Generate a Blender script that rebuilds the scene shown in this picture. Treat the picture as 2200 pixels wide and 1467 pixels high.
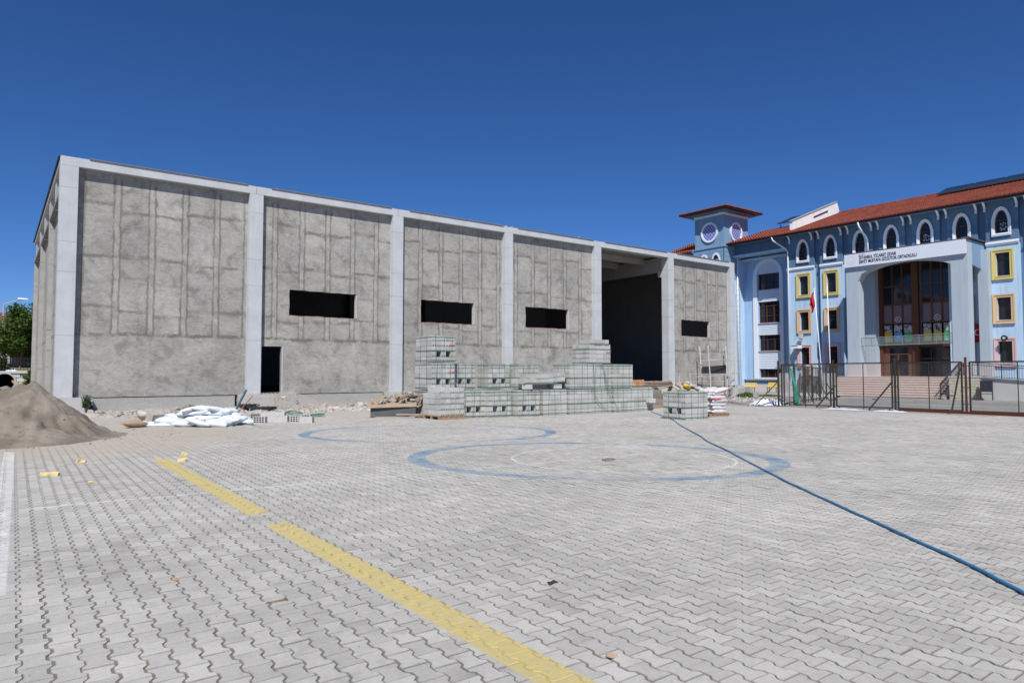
import bpy, bmesh, math, random
from mathutils import Vector, Matrix, noise
from mathutils.geometry import tessellate_polygon
random.seed(11)
PI = math.pi
sc = bpy.context.scene
for o in list(bpy.data.objects): bpy.data.objects.remove(o)

# ------------------------------------------------------------------ camera, sky, sun, exposure
YAW = math.radians(52.9); PITCH = math.atan(66.5/1467)
cam_data = bpy.data.cameras.new('camera'); cam = bpy.data.objects.new('camera', cam_data)
sc.collection.objects.link(cam); sc.camera = cam
cam.location = (0, 0, 1.6)
cam.rotation_euler = (PI/2 + PITCH, 0, YAW - PI/2)
cam_data.sensor_width = 36; cam_data.lens = 36*1467/2200
cam_data.clip_start = 0.1; cam_data.clip_end = 4000

SUN_EL = math.radians(51); SUN_TRAVEL = math.radians(50.6)      # light travels towards +x +y
w = bpy.data.worlds.new('World'); sc.world = w; w.use_nodes = True
wn = w.node_tree.nodes; wl = w.node_tree.links
sky = wn.new('ShaderNodeTexSky'); sky.sky_type = 'NISHITA'; sky.sun_disc = False
sky.sun_elevation = SUN_EL
sun_az = SUN_TRAVEL + PI                                        # where the sun stands, counted from +x
sky.sun_rotation = (PI/2 - sun_az) % (2*PI)
sky.altitude = 1500; sky.air_density = 0.8; sky.dust_density = 0.5; sky.ozone_density = 10.0
hs = wn.new('ShaderNodeHueSaturation'); hs.inputs['Saturation'].default_value = 1.10; wl.new(sky.outputs[0], hs.inputs['Color'])
tint = wn.new('ShaderNodeMix'); tint.data_type = 'RGBA'; tint.blend_type = 'MULTIPLY'; tint.inputs[0].default_value = 1; tint.inputs[7].default_value = (.98, .945, 1.03, 1)
wl.new(hs.outputs[0], tint.inputs[6]); wl.new(tint.outputs[2], wn['Background'].inputs[0]); wn['Background'].inputs[1].default_value = 0.092
sun_d = bpy.data.lights.new('sun', 'SUN'); sun_d.energy = 4.9; sun_d.angle = math.radians(0.5); sun_d.color = (1, .965, .91)
sun = bpy.data.objects.new('sun', sun_d); sc.collection.objects.link(sun)
tv = Vector((math.cos(SUN_TRAVEL)*math.cos(SUN_EL), math.sin(SUN_TRAVEL)*math.cos(SUN_EL), -math.sin(SUN_EL)))
sun.rotation_euler = tv.to_track_quat('-Z', 'Y').to_euler()
sun.location = (-20, -20, 40)
sc.view_settings.view_transform = 'Standard'; sc.view_settings.look = 'None'
sc.view_settings.exposure = 0.12; sc.view_settings.gamma = 1.0; sc.view_settings.use_curve_mapping = False

# ------------------------------------------------------------------ measuring: where the ray of a photo pixel meets a real plane
_f = Vector((math.cos(YAW)*math.cos(PITCH), math.sin(YAW)*math.cos(PITCH), math.sin(PITCH)))
_r = Vector((math.sin(YAW), -math.cos(YAW), 0)); _u = _r.cross(_f); _c = Vector((0, 0, 1.6))
def _ray(px, py): return _f + _r*((px-1100)/1467) - _u*((py-733.5)/1467)
def on_x(px, py, X): d = _ray(px, py); return _c + d*(X/d.x)
def on_y(px, py, Y): d = _ray(px, py); return _c + d*(Y/d.y)
def on_z(px, py, z=0): d = _ray(px, py); return _c + d*((z-1.6)/d.z)
def depth(x, y): return x*math.cos(YAW) + y*math.sin(YAW)
def gnd(x, y):
    D = depth(x, y); return -0.01*min(max(0.0, D-30), 34)

# ------------------------------------------------------------------ materials
class NT:
    """small helper to write node trees"""
    def __init__(s, name):
        s.m = bpy.data.materials.new(name); s.m.use_nodes = True; s.t = s.m.node_tree
        s.b = s.t.nodes['Principled BSDF']; s.pos = None
    def put(s, sock, v):
        if isinstance(v, (int, float)): sock.default_value = v
        elif isinstance(v, tuple): sock.default_value = v if len(v) == 4 or sock.type == 'VECTOR' else (*v, 1)
        else: s.t.links.new(v, sock)
    def M(s, op, a, b=0.0, c=0.0, clamp=False):
        n = s.t.nodes.new('ShaderNodeMath'); n.operation = op; n.use_clamp = clamp
        s.put(n.inputs[0], a); s.put(n.inputs[1], b); s.put(n.inputs[2], c); return n.outputs[0]
    def P(s):
        if s.pos is None:
            g = s.t.nodes.new('ShaderNodeNewGeometry'); x = s.t.nodes.new('ShaderNodeSeparateXYZ')
            s.t.links.new(g.outputs['Position'], x.inputs[0]); s.pos = (x.outputs[0], x.outputs[1], x.outputs[2], g.outputs['Position'])
        return s.pos
    def obj(s):
        return s.t.nodes.new('ShaderNodeTexCoord').outputs['Object']
    def vec(s, x, y, z):
        n = s.t.nodes.new('ShaderNodeCombineXYZ'); s.put(n.inputs[0], x); s.put(n.inputs[1], y); s.put(n.inputs[2], z); return n.outputs[0]
    def mapping(s, v, scale):
        n = s.t.nodes.new('ShaderNodeMapping'); s.t.links.new(v, n.inputs[0]); n.inputs['Scale'].default_value = scale; return n.outputs[0]
    def noise(s, v, scale, detail=4, rough=.55, dist=0):
        n = s.t.nodes.new('ShaderNodeTexNoise'); s.put(n.inputs['Vector'], v); n.inputs['Scale'].default_value = scale
        n.inputs['Detail'].default_value = detail; n.inputs['Roughness'].default_value = rough; n.inputs['Distortion'].default_value = dist
        return n.outputs['Fac']
    def white(s, v):
        n = s.t.nodes.new('ShaderNodeTexWhiteNoise'); s.put(n.inputs['Vector'], v); return n.outputs['Value']
    def smooth(s, v, a, b, x=0.0, y=1.0):
        n = s.t.nodes.new('ShaderNodeMapRange'); n.interpolation_type = 'SMOOTHSTEP'
        s.put(n.inputs[0], v); s.put(n.inputs[1], a); s.put(n.inputs[2], b); s.put(n.inputs[3], x); s.put(n.inputs[4], y); return n.outputs[0]
    def lin(s, v, a, b, x=0.0, y=1.0):
        n = s.t.nodes.new('ShaderNodeMapRange'); s.put(n.inputs[0], v); s.put(n.inputs[1], a); s.put(n.inputs[2], b); s.put(n.inputs[3], x); s.put(n.inputs[4], y); return n.outputs[0]
    def mix(s, f, a, b, mode='MIX'):
        n = s.t.nodes.new('ShaderNodeMix'); n.data_type = 'RGBA'; n.blend_type = mode
        s.put(n.inputs[0], f); s.put(n.inputs[6], a); s.put(n.inputs[7], b); return n.outputs[2]
    def gray(s, v):
        return s.vec(v, v, v)
    def out(s, col=None, rough=.85, height=None, dist=.01, strength=.6, spec=.3, metal=0):
        if col is not None: s.put(s.b.inputs['Base Color'], col)
        s.put(s.b.inputs['Roughness'], rough); s.b.inputs['Specular IOR Level'].default_value = spec; s.b.inputs['Metallic'].default_value = metal
        if height is not None:
            n = s.t.nodes.new('ShaderNodeBump'); n.inputs['Strength'].default_value = strength; n.inputs['Distance'].default_value = dist
            s.t.links.new(height, n.inputs['Height']); s.t.links.new(n.outputs[0], s.b.inputs['Normal'])
        return s.m
_mats = {}
def mat(name, col, rough=.8, var=.18, scale=3.0, fine=60.0, fvar=.12, bump=.004, spec=.3, metal=0, rnd=.0, streak=0):
    """painted / mineral surface: broad blotches, fine grain, optional run-off streaks and per-object shift"""
    if name in _mats: return _mats[name]
    n = NT(name); p = n.P()[3]
    a = n.noise(p, scale, 5, .6); b = n.noise(p, fine, 3, .6)
    f = n.M('ADD', n.M('MULTIPLY', n.M('SUBTRACT', a, .5), 2*var), n.M('MULTIPLY', n.M('SUBTRACT', b, .5), 2*fvar))
    f = n.M('ADD', f, 1.0)
    if streak:
        st = n.noise(n.mapping(p, (6, 6, .35)), 1.0, 4, .6)
        f = n.M('MULTIPLY', f, n.smooth(st, .45, .75, 1.0, 1.0-streak))
    if rnd:
        oi = n.t.nodes.new('ShaderNodeObjectInfo')
        f = n.M('MULTIPLY', f, n.lin(oi.outputs['Random'], 0, 1, 1-rnd, 1+rnd))
    c = n.mix(1.0, (*col, 1), n.gray(f), 'MULTIPLY')
    _mats[name] = n.out(c, rough, n.M('ADD', n.M('MULTIPLY', a, .3), b), bump, .5, spec, metal)
    return _mats[name]

# ------------------------------------------------------------------ mesh builder and object bookkeeping
class MB:
    def __init__(s): s.v = []; s.f = []; s.mi = []; s.m = 0
    def quad(s, a, b, c, d):
        n = len(s.v); s.v += [tuple(a), tuple(b), tuple(c), tuple(d)]; s.f.append((n, n+1, n+2, n+3)); s.mi.append(s.m); return s
    def poly(s, pts):
        n = len(s.v); s.v += [tuple(p) for p in pts]; s.f.append(tuple(range(n, n+len(pts)))); s.mi.append(s.m); return s
    def hexa(s, p):       # p: 8 points, bottom 0-3 ccw, top 4-7
        n = len(s.v); s.v += [tuple(q) for q in p]
        for f in ((3,2,1,0),(4,5,6,7),(0,1,5,4),(1,2,6,5),(2,3,7,6),(3,0,4,7)): s.f.append(tuple(n+i for i in f)); s.mi.append(s.m)
        return s
    def box(s, x0, x1, y0, y1, z0, z1):
        if x1 < x0: x0, x1 = x1, x0
        if y1 < y0: y0, y1 = y1, y0
        return s.hexa([(x0,y0,z0),(x1,y0,z0),(x1,y1,z0),(x0,y1,z0),(x0,y0,z1),(x1,y0,z1),(x1,y1,z1),(x0,y1,z1)])
    def obox(s, c, size, M=None):
        c = Vector(c); hx, hy, hz = (q/2 for q in size); M = M or Matrix.Identity(3)
        return s.hexa([c + M@Vector(q) for q in ((-hx,-hy,-hz),(hx,-hy,-hz),(hx,hy,-hz),(-hx,hy,-hz),(-hx,-hy,hz),(hx,-hy,hz),(hx,hy,hz),(-hx,hy,hz))])
    def bar(s, a, b, w, h=None, up=(0,0,1)):
        a = Vector(a); b = Vector(b); h = h or w; d = (b-a)
        if d.length < 1e-6: return s
        d.normalize(); up = Vector(up)
        if abs(d.dot(up)) > .98: up = Vector((1,0,0))
        x = d.cross(up).normalized()*(w/2); y = x.normalized().cross(d)*(h/2)
        return s.hexa([a-x-y, a+x-y, b+x-y, b-x-y, a-x+y, a+x+y, b+x+y, b-x+y])
    def tube(s, pts, r, n=6, caps=True):
        pts = [Vector(p) for p in pts]; rings = []; base = len(s.v); up = None
        for i, p in enumerate(pts):
            d = (pts[min(i+1, len(pts)-1)] - pts[max(i-1, 0)]).normalized()
            if up is None or abs(d.dot(up)) > .95: up = Vector((0,0,1)) if abs(d.z) < .9 else Vector((1,0,0))
            x = d.cross(up).normalized(); y = x.cross(d); rr = r[i] if isinstance(r, (list, tuple)) else r
            for k in range(n):
                a = 2*PI*k/n; s.v.append(tuple(p + x*math.cos(a)*rr + y*math.sin(a)*rr))
        for i in range(len(pts)-1):
            for k in range(n):
                a = base+i*n+k; b = base+i*n+(k+1) % n; s.f.append((a, b, b+n, a+n)); s.mi.append(s.m)
        if caps:
            s.f.append(tuple(base+k for k in range(n))[::-1]); s.mi.append(s.m)
            e = base+(len(pts)-1)*n; s.f.append(tuple(e+k for k in range(n))); s.mi.append(s.m)
        return s
    def plate(s, mp, outer, holes, d0, d1):
        """flat plate with holes: outline in (u,v), mapped by mp(u,v,d) and given the depth d0..d1"""
        loops = [outer]+list(holes); flat = [q for l in loops for q in l]
        tris = tessellate_polygon([[Vector((a, b, 0)) for a, b in l] for l in loops])
        for d, rev in ((d0, False), (d1, True)):
            n = len(s.v); s.v += [tuple(mp(a, b, d)) for a, b in flat]
            for t in tris: s.f.append(tuple(n+i for i in (t[::-1] if rev else t))); s.mi.append(s.m)
        for l in loops:
            for i in range(len(l)):
                a, b = l[i], l[(i+1) % len(l)]
                s.quad(mp(*a, d0), mp(*b, d0), mp(*b, d1), mp(*a, d1))
        return s
    def mesh(s, name, origin=(0,0,0), mats=None, smooth=False, fix=True):
        me = bpy.data.meshes.new(name); o = Vector(origin)
        me.from_pydata([(Vector(v)-o)[:] for v in s.v], [], s.f)
        for m in (mats or []): me.materials.append(m)
        if mats and len(mats) > 1: me.polygons.foreach_set('material_index', s.mi)
        if fix:
            bm = bmesh.new(); bm.from_mesh(me); bmesh.ops.recalc_face_normals(bm, faces=bm.faces); bm.to_mesh(me); bm.free()
        if smooth: me.polygons.foreach_set('use_smooth', [True]*len(me.polygons))
        me.update(); return me

col = sc.collection
def wloc(o):
    v = Vector((0,0,0))
    while o: v = v + Vector(o.location); o = o.parent
    return v
def tag(o, label, cat, group=None):
    o['label'] = label; o['category'] = cat
    if group: o['group'] = group
    return o
def thing(name, label, cat, loc=(0,0,0), group=None):
    o = bpy.data.objects.new(name, None); col.objects.link(o); o.location = loc; o.empty_display_size = .2
    return tag(o, label, cat, group)
def part(mb, name, mats, parent=None, smooth=False, kind=None, label=None, fix=True):
    """mb is in world coordinates; the object gets the parent's origin"""
    if not isinstance(mats, (list, tuple)): mats = [mats]
    org = wloc(parent) if parent else Vector((0,0,0))
    o = bpy.data.objects.new(name, mb.mesh(name, org, mats, smooth, fix)); col.objects.link(o)
    if parent: o.parent = parent
    if kind: o['kind'] = kind
    if label: o['label'] = label
    return o
def solo(mb, name, mats, label, cat, group=None, smooth=False, origin=None):
    """a thing that is one mesh; origin defaults to the middle of its foot"""
    if not isinstance(mats, (list, tuple)): mats = [mats]
    xs = [v[0] for v in mb.v]; ys = [v[1] for v in mb.v]; zs = [v[2] for v in mb.v]
    org = origin or ((min(xs)+max(xs))/2, (min(ys)+max(ys))/2, min(zs))
    o = bpy.data.objects.new(name, mb.mesh(name, org, mats, smooth)); o.location = org; col.objects.link(o)
    return tag(o, label, cat, group)
def struct(mb, name, mats, parent=None, smooth=False):
    o = part(mb, name, mats, parent, smooth); o['kind'] = 'structure'; return o
def shared(me, name, parent, loc, rot=(0,0,0), scale=None):
    o = bpy.data.objects.new(name, me); col.objects.link(o)
    if parent: o.parent = parent
    o.location = loc; o.rotation_euler = rot
    if scale: o.scale = scale
    return o
def plane_x(X):      # plate mapping on a wall x = X facing -x : u = y, v = z, depth goes inwards (+x)
    return lambda u, v, d: (X+d, u, v)
def plane_y(Y):
    return lambda u, v, d: (u, Y+d, v)
def rect(u0, u1, v0, v1): return [(u0, v0), (u1, v0), (u1, v1), (u0, v1)]
# ------------------------------------------------------------------ GROUND: terrain, paved schoolyard, asphalt
def paint_nodes(n):
    """flat court markings, dust and stains printed on the paving (world positions)"""
    x, y, z, p = n.P()
    wob = n.M('MULTIPLY', n.M('SUBTRACT', n.noise(p, 9, 3), .5), .05)
    wear = n.noise(p, 14, 6, .7); wear2 = n.noise(p, 1.7, 4, .6); wear3 = n.noise(p, 90, 3, .6)
    def band(d, half, soft=.012): return n.smooth(n.M('ABSOLUTE', d), half-soft, half+soft, 1.0, 0.0)
    # yellow stripe
    ye = band(n.M('ADD', n.M('SUBTRACT', x, n.M('MULTIPLY', n.M('SUBTRACT', y, 3), .006)), n.M('SUBTRACT', n.M('MULTIPLY', wob, .5), 2.405)), .125)
    ye = n.M('MULTIPLY', ye, n.M('MULTIPLY', n.smooth(y, 13.9, 14.3, 1.0, 0.0), n.smooth(y, 1.0, 1.2)))
    gap = n.smooth(n.M('ABSOLUTE', n.M('SUBTRACT', n.M('ADD', y, n.M('MULTIPLY', wob, 6)), 7.68)), .22, .36)
    ye = n.M('MULTIPLY', ye, gap)
    ye = n.M('MULTIPLY', ye, n.smooth(n.M('ADD', wear, n.M('MULTIPLY', wear2, .3)), .42, .60, .5, 1.0))
    # rings, written as ellipses with their own axes: (centre, half axes, heading, half width)
    def ring(cx, cy, a, b, ang, half):
        dx = n.M('SUBTRACT', x, cx); dy = n.M('SUBTRACT', y, cy); c, s_ = math.cos(ang), math.sin(ang)
        u = n.M('ADD', n.M('MULTIPLY', dx, c), n.M('MULTIPLY', dy, s_)); v = n.M('SUBTRACT', n.M('MULTIPLY', dy, c), n.M('MULTIPLY', dx, s_))
        r = n.M('SQRT', n.M('ADD', n.M('POWER', n.M('DIVIDE', u, a), 2), n.M('POWER', n.M('DIVIDE', v, b), 2)))
        d = n.M('ADD', n.M('MULTIPLY', n.M('SUBTRACT', r, 1), (a+b)/2), wob)
        return band(d, half, .02), u, v, r
    def sd(s_, D):    # lateral / depth of the viewpoint turned into x, y
        return (s_*_r.x + D*math.cos(YAW), s_*_r.y + D*math.sin(YAW))
    lat = math.atan2(_r.y, _r.x)
    c2 = sd(1.5, 12.95); b2, u2, v2, r2 = ring(*c2, 3.33, 2.62, lat-math.radians(10), .155)
    c1 = sd(-2.2, 18.35); b1, u1, v1, r1 = ring(*c1, 3.25, 2.55, lat+math.radians(4), .13)
    fade = n.smooth(n.M('ADD', wear2, n.M('MULTIPLY', wear, .35)), .52, .72, .0, .9)
    ends2 = n.smooth(n.M('ABSOLUTE', n.M('SUBTRACT', u2, .5)), .2, 1.2, .55, 1.0)
    ends1 = n.smooth(n.M('ABSOLUTE', u1), .3, 2.0, .45, 1.0)
    blue = n.M('MAXIMUM', n.M('MULTIPLY', b2, n.M('SUBTRACT', ends2, n.M('MULTIPLY', fade, .55), clamp=True)),
                          n.M('MULTIPLY', b1, n.M('SUBTRACT', ends1, n.M('MULTIPLY', fade, .55), clamp=True)))
    blue = n.M('MULTIPLY', blue, n.smooth(wear, .38, .54, .62, .98))
    # thin white ring and lines
    c3 = sd(2.05, 12.85); b3, *_ = ring(*c3, 2.05, 1.86, lat-math.radians(6), .028)
    def line(ax, ay, bx, by, half):
        L = math.hypot(bx-ax, by-ay); tx, ty = (bx-ax)/L, (by-ay)/L
        dx = n.M('SUBTRACT', x, ax); dy = n.M('SUBTRACT', y, ay)
        t = n.M('ADD', n.M('MULTIPLY', dx, tx), n.M('MULTIPLY', dy, ty)); d = n.M('ADD', n.M('SUBTRACT', n.M('MULTIPLY', dy, tx), n.M('MULTIPLY', dx, ty)), n.M('MULTIPLY', wob, .4))
        return n.M('MULTIPLY', band(d, half, .008), n.M('MULTIPLY', n.smooth(t, -.02, .02), n.smooth(t, L-.02, L+.02, 1.0, 0.0)))
    wh = n.M('MAXIMUM', n.M('MULTIPLY', b3, .6), n.M('MULTIPLY', line(.35, 9.92, 3.5, 9.74, .028), .8))
    wh = n.M('MAXIMUM', wh, n.M('MULTIPLY', line(3.5, 9.74, 11.3, 9.15, .026), .5))
    wh = n.M('MAXIMUM', wh, n.M('MULTIPLY', line(.02, 6.2, .28, 17.2, .085), n.smooth(wear2, .35, .55, .95, .5)))
    wh = n.M('MULTIPLY', wh, n.smooth(wear, .4, .56, .35, .9))
    # a ghost of an older grey ring left of the blue one, yellow scuffs at its foot
    g2, *_ = ring(*c2, 3.95, 3.1, lat-math.radians(10), .07)
    sc1 = n.M('MULTIPLY', ring(*sd(1.9, 12.9), 3.6, 2.95, lat-math.radians(8), .05)[0], n.smooth(wear2, .56, .66))
    return ye, blue, wh, g2, sc1, wear, wear2, wear3
def finish_paving(n, base, rough, h, dist, joint=False):
    x, y, z, p = n.P()
    ye, blue, wh, g2, sc1, wear, wear2, wear3 = paint_nodes(n)
    big = n.noise(p, .32, 4, .6); big2 = n.noise(p, .9, 4, .65)
    base = n.mix(1.0, base, n.gray(n.lin(big, .3, .7, .90, 1.08)), 'MULTIPLY')
    base = n.mix(1.0, base, n.gray(n.lin(big2, .35, .7, 1.05, .90)), 'MULTIPLY')
    # tan dust blown from the sand heap and the rubble
    dsand = n.M('SQRT', n.M('ADD', n.M('POWER', n.M('SUBTRACT', x, 1.6), 2), n.M('POWER', n.M('MULTIPLY', n.M('SUBTRACT', y, 20.2), .8), 2)))
    du = n.smooth(n.M('ADD', dsand, n.M('MULTIPLY', wear2, 4.0)), 4.6, 7.2, .85, 0.0)
    strip = n.smooth(n.M('ADD', y, n.M('MULTIPLY', wear2, 5)), 22.5, 27, 0.0, .5)
    spots = n.smooth(n.noise(p, .55, 3, .6, .6), .60, .70, 0.0, .35)
    spots = n.M('MULTIPLY', spots, n.smooth(y, 5.5, 9.0))
    du = n.M('MAXIMUM', du, n.M('MAXIMUM', strip, spots))
    base = n.mix(du, base, (.40, .355, .295))
    base = n.mix(n.M('MULTIPLY', g2, .16), base, (.22, .24, .26))
    base = n.mix(n.M('MULTIPLY', sc1, .35), base, (.55, .46, .2))
    k = .8 if joint else 1.0
    base = n.mix(n.M('MULTIPLY', wh, k), base, (.68, .68, .66))
    base = n.mix(n.M('MULTIPLY', blue, k), base, n.mix(wear, (.068, .155, .27), (.13, .235, .35)))
    yc = n.mix(n.smooth(wear, .35, .65), (.54, .43, .15), (.46, .395, .20))
    if joint: yc = (.70, .50, .10)
    base = n.mix(n.M('MULTIPLY', ye, .95), base, yc)
    # dark oil drops and gum
    v = n.t.nodes.new('ShaderNodeTexVoronoi'); v.inputs['Scale'].default_value = 1.1; n.t.links.new(p, v.inputs['Vector'])
    drop = n.M('MULTIPLY', n.smooth(n.M('ADD', v.outputs['Distance'], n.M('MULTIPLY', wear, .02)), .025, .04, .75, 0.0), n.smooth(n.white(v.outputs['Position']), .55, .6))
    base = n.mix(drop, base, (.05, .05, .05))
    return n.out(base, rough, h, dist, .8, .25)
def paver_mat():
    n = NT('concrete_paver'); x, y, z, p = n.P()
    at = n.t.nodes.new('ShaderNodeAttribute'); at.attribute_name = 'tone'; at.attribute_type = 'GEOMETRY'
    oi = n.t.nodes.new('ShaderNodeObjectInfo')
    tone = n.M('ADD', at.outputs['Fac'], n.M('MULTIPLY', n.M('GREATER_THAN', .001, at.outputs['Fac']), oi.outputs['Random']))
    fine = n.noise(p, 260, 4, .75); mid = n.noise(p, 26, 5, .7)
    f = n.M('MULTIPLY', n.lin(tone, 0, 1, .88, 1.08), n.M('ADD', n.lin(fine, .3, .7, .88, 1.12), n.lin(mid, .3, .7, -.09, .09)))
    dirt = n.M('MULTIPLY', n.smooth(n.noise(p, 5, 5, .75), .46, .68, 0.0, .55), n.smooth(n.noise(p, .8, 3), .4, .6, .3, 1.0))
    c = n.mix(1.0, (.445, .431, .400, 1), n.gray(f), 'MULTIPLY')
    c = n.mix(dirt, c, (.30, .292, .272))
    # grit gathered against the chamfered rim (lies lower than the face)
    lowz = n.smooth(z, -.0085, -.0030, .9, 0.0)
    c = n.mix(n.M('MULTIPLY', lowz, n.smooth(n.noise(p, 60, 3), .3, .55)), c, (.20, .185, .165))
    return finish_paving(n, c, .9, n.M('ADD', fine, n.M('MULTIPLY', mid, .7)), .0035)
def joint_mat():
    n = NT('sanded_joint'); x, y, z, p = n.P()
    g = n.noise(p, 180, 5, .8); m = n.noise(p, 7, 4, .7)
    near = n.mix(n.smooth(g, .3, .72), (.12, .112, .098), (.31, .295, .262))
    near = n.mix(n.smooth(m, .4, .65, 0, .55), near, (.20, .185, .155))
    # beyond the modelled pavers the sheet shows joints and faces averaged together
    D = n.M('ADD', n.M('MULTIPLY', x, math.cos(YAW)), n.M('MULTIPLY', y, math.sin(YAW)))
    row = n.noise(n.mapping(p, (1.0, 7.0, 1.0)), 1.0, 4, .7); fcol = n.noise(p, 9, 6, .8)
    far = n.mix(1.0, (.40, .387, .36, 1), n.gray(n.M('ADD', n.lin(row, .35, .65, .93, 1.05), n.lin(fcol, .35, .65, -.09, .09))), 'MULTIPLY')
    c = n.mix(n.smooth(D, 24.8, 25.3), near, far)
    return finish_paving(n, c, .95, n.M('ADD', g, fcol), .01, joint=False)

# terrain to the horizon
mb = MB()
n0 = []
xs = [-2500, -600, -120, -40, -10, 0, 10, 20, 26, 30, 35, 40, 46, 52, 60, 75, 120, 600, 2500]
ys = [-2500, -600, -120, -40, -12, 0, 10, 20, 30, 40, 50, 60, 80, 120, 600, 2500]
for yv in ys:
    for xv in xs: n0.append((xv, yv, gnd(xv, yv) - .075))
mb.v = n0; W_ = len(xs)
for j in range(len(ys)-1):
    for i in range(W_-1):
        a = j*W_+i; mb.f.append((a, a+1, a+1+W_, a+W_)); mb.mi.append(0)
m_soil = mat('dry_soil', (.30, .265, .215), .95, .25, .25, 20, .2, .03)
struct(mb, 'ground', m_soil)

# asphalt yard between the fence and the school
def drape(x0, x1, y0, y1, off, nx=12, ny=12, edge=None):
    m = MB()
    for j in range(ny+1):
        for i in range(nx+1):
            xx = x0+(x1-x0)*i/nx; yy = y0+(y1-y0)*j/ny
            if edge and i == 0: xx += edge(yy)
            m.v.append((xx, yy, gnd(xx, yy)+off))
    for j in range(ny):
        for i in range(nx):
            a = j*(nx+1)+i; m.f.append((a, a+1, a+nx+2, a+nx+1)); m.mi.append(0)
    return m
def asphalt_mat():
    n = NT('worn_asphalt'); x, y, z, p = n.P()
    a = n.noise(p, .5, 5, .6); b = n.noise(p, 30, 4, .7)
    c = n.mix(n.smooth(a, .3, .7), (.185, .186, .188), (.235, .232, .226))
    c = n.mix(1.0, c, n.gray(n.lin(b, .3, .7, .88, 1.1)), 'MULTIPLY')
    dust = n.smooth(n.M('ADD', n.M('SUBTRACT', x, 0), n.M('MULTIPLY', n.noise(p, .8, 4), 3)), 31.0, 33.5, .85, 0.0)
    c = n.mix(dust, c, (.37, .34, .30))
    c = n.mix(n.smooth(n.noise(p, .3, 3), .5, .62, 0, .5), c, (.36, .31, .25))
    return n.out(c, .92, b, .006)
struct(drape(28.6, 110, -30, 60, -.022, 30, 30), 'asphalt_yard', asphalt_mat())

# paved yard: bedding sheet with sanded joints, then the pavers standing in it
m_paver = paver_mat(); m_joint = joint_mat()
def edge_mat():
    n = NT('gritty_paver_edge'); p = n.P()[3]; g = n.noise(p, 150, 4, .8); b = n.noise(p, 6, 4, .7)
    c = n.mix(n.smooth(g, .3, .7), (.18, .17, .15), (.335, .32, .287)); c = n.mix(n.smooth(b, .42, .62, 0, .8), c, (.335, .32, .29))
    return finish_paving(n, c, .95, g, .004)
m_edge = edge_mat()
yard = drape(-14, 28.9, -6, 27.6, -.0062, 24, 24, None)
yard_o = struct(yard, 'schoolyard_paving', m_joint)
JROT = math.radians(-1.0)
def paver_poly(g, gs):
    e = .0825-g; q = .0575-g; L = .1-gs
    return [(-e,-L),(e,-L),(e,-.066),(q,-.036),(q,.036),(e,.066),(e,L),(-e,L),(-e,.066),(-q,.036),(-q,-.036),(-e,-.066)]
def paver_verts(kind, seed, chamfer):
    rnd = random.Random(seed); g = rnd.uniform(.0042, .0066); gs = rnd.uniform(.0024, .0038)
    if kind == 'chip': g += .002
    top = paver_poly(g+.0028, gs+.0042); low = paver_poly(g, gs)
    j = lambda: rnd.uniform(-.0010, .0010)
    vs = [(a+j(), b+j(), 0.0) for a, b in top]
    if chamfer: vs += [(a+j(), b+j(), -.004) for a, b in low] + [(a, b, -.022) for a, b in low]
    else: vs += [(a+j(), b+j(), -.0035) for a, b in low]
    fs = [tuple(range(12))]
    for r_ in range(2 if chamfer else 1):
        for k in range(12):
            a = r_*12+k; b = r_*12+(k+1) % 12; fs.append((a, a+12, b+12, b))
    return vs, fs
variants = [paver_verts('std', s, True) for s in range(8)]; far_variants = [paver_verts('std', 100+s, False) for s in range(6)]
def var_mesh(i):
    vs, fs = variants[i]; me = bpy.data.meshes.new('paver'); me.from_pydata(vs, [], fs); me.materials.append(m_paver); me.materials.append(m_edge); me.polygons.foreach_set('material_index', [0]+[1]*(len(fs)-1)); me.update(); return me
v_meshes = [var_mesh(i) for i in range(8)]
pv = []
prnd = random.Random(5)
CA, SA = math.cos(JROT), math.sin(JROT)
for i in range(-95, 210):
    cj = prnd.uniform(-.0022, .0022)
    for j in range(-10, 145):
        lx = i*.14 + cj + prnd.uniform(-.0012, .0012); ly = j*.2 + (.1 if i % 2 else 0) + prnd.uniform(-.0014, .0014)
        X = lx*CA - ly*SA; Y = lx*SA + ly*CA
        D = X*_r.y*-1 + Y*_r.x          # depth along the view heading
        s_ = X*_r.x + Y*_r.y
        if D < 2.9 or D > 25.2 or abs(s_) > .75*D+.7+.25: continue
        if (X-.9)**2 + ((Y-20.7)*.9)**2 < 2.2: continue
        pv.append((D, s_, X, Y))
inview = sorted((p for p in pv if p[0] > 3.18 and abs(p[1]) < .75*p[0]), key=lambda p: p[0])
single = set(id(p) for p in inview[:300])
def dip(X, Y): return noise.noise(Vector((X*.5, Y*.5, 3)))*.004 - .001
vs = []; fs = []; tones = []
for p in pv:
    D, s_, X, Y = p
    z = dip(X, Y) + prnd.uniform(-.0022, .0022); tx = prnd.uniform(-.014, .014); ty = prnd.uniform(-.014, .014)
    if id(p) in single:
        o = shared(v_meshes[prnd.randrange(8)], 'paver', yard_o, (X, Y, z), (tx, ty, JROT + prnd.uniform(-.012, .012) + (PI if prnd.random() < .5 else 0)))
        continue
    if False: continue
    vv, ff = variants[prnd.randrange(8)] if D < 9 else far_variants[prnd.randrange(6)]
    r_ = JROT + prnd.uniform(-.012, .012); c, s2 = math.cos(r_), math.sin(r_); b = len(vs); t = prnd.random()*.998+.002
    if prnd.random() < .5: c, s2 = -c, -s2
    for (a, bb, h) in vv: vs.append((X+a*c-bb*s2, Y+a*s2+bb*c, z+h+a*ty+bb*tx)); tones.append(t)
    for f_ in ff: fs.append(tuple(b+q for q in f_))
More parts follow.
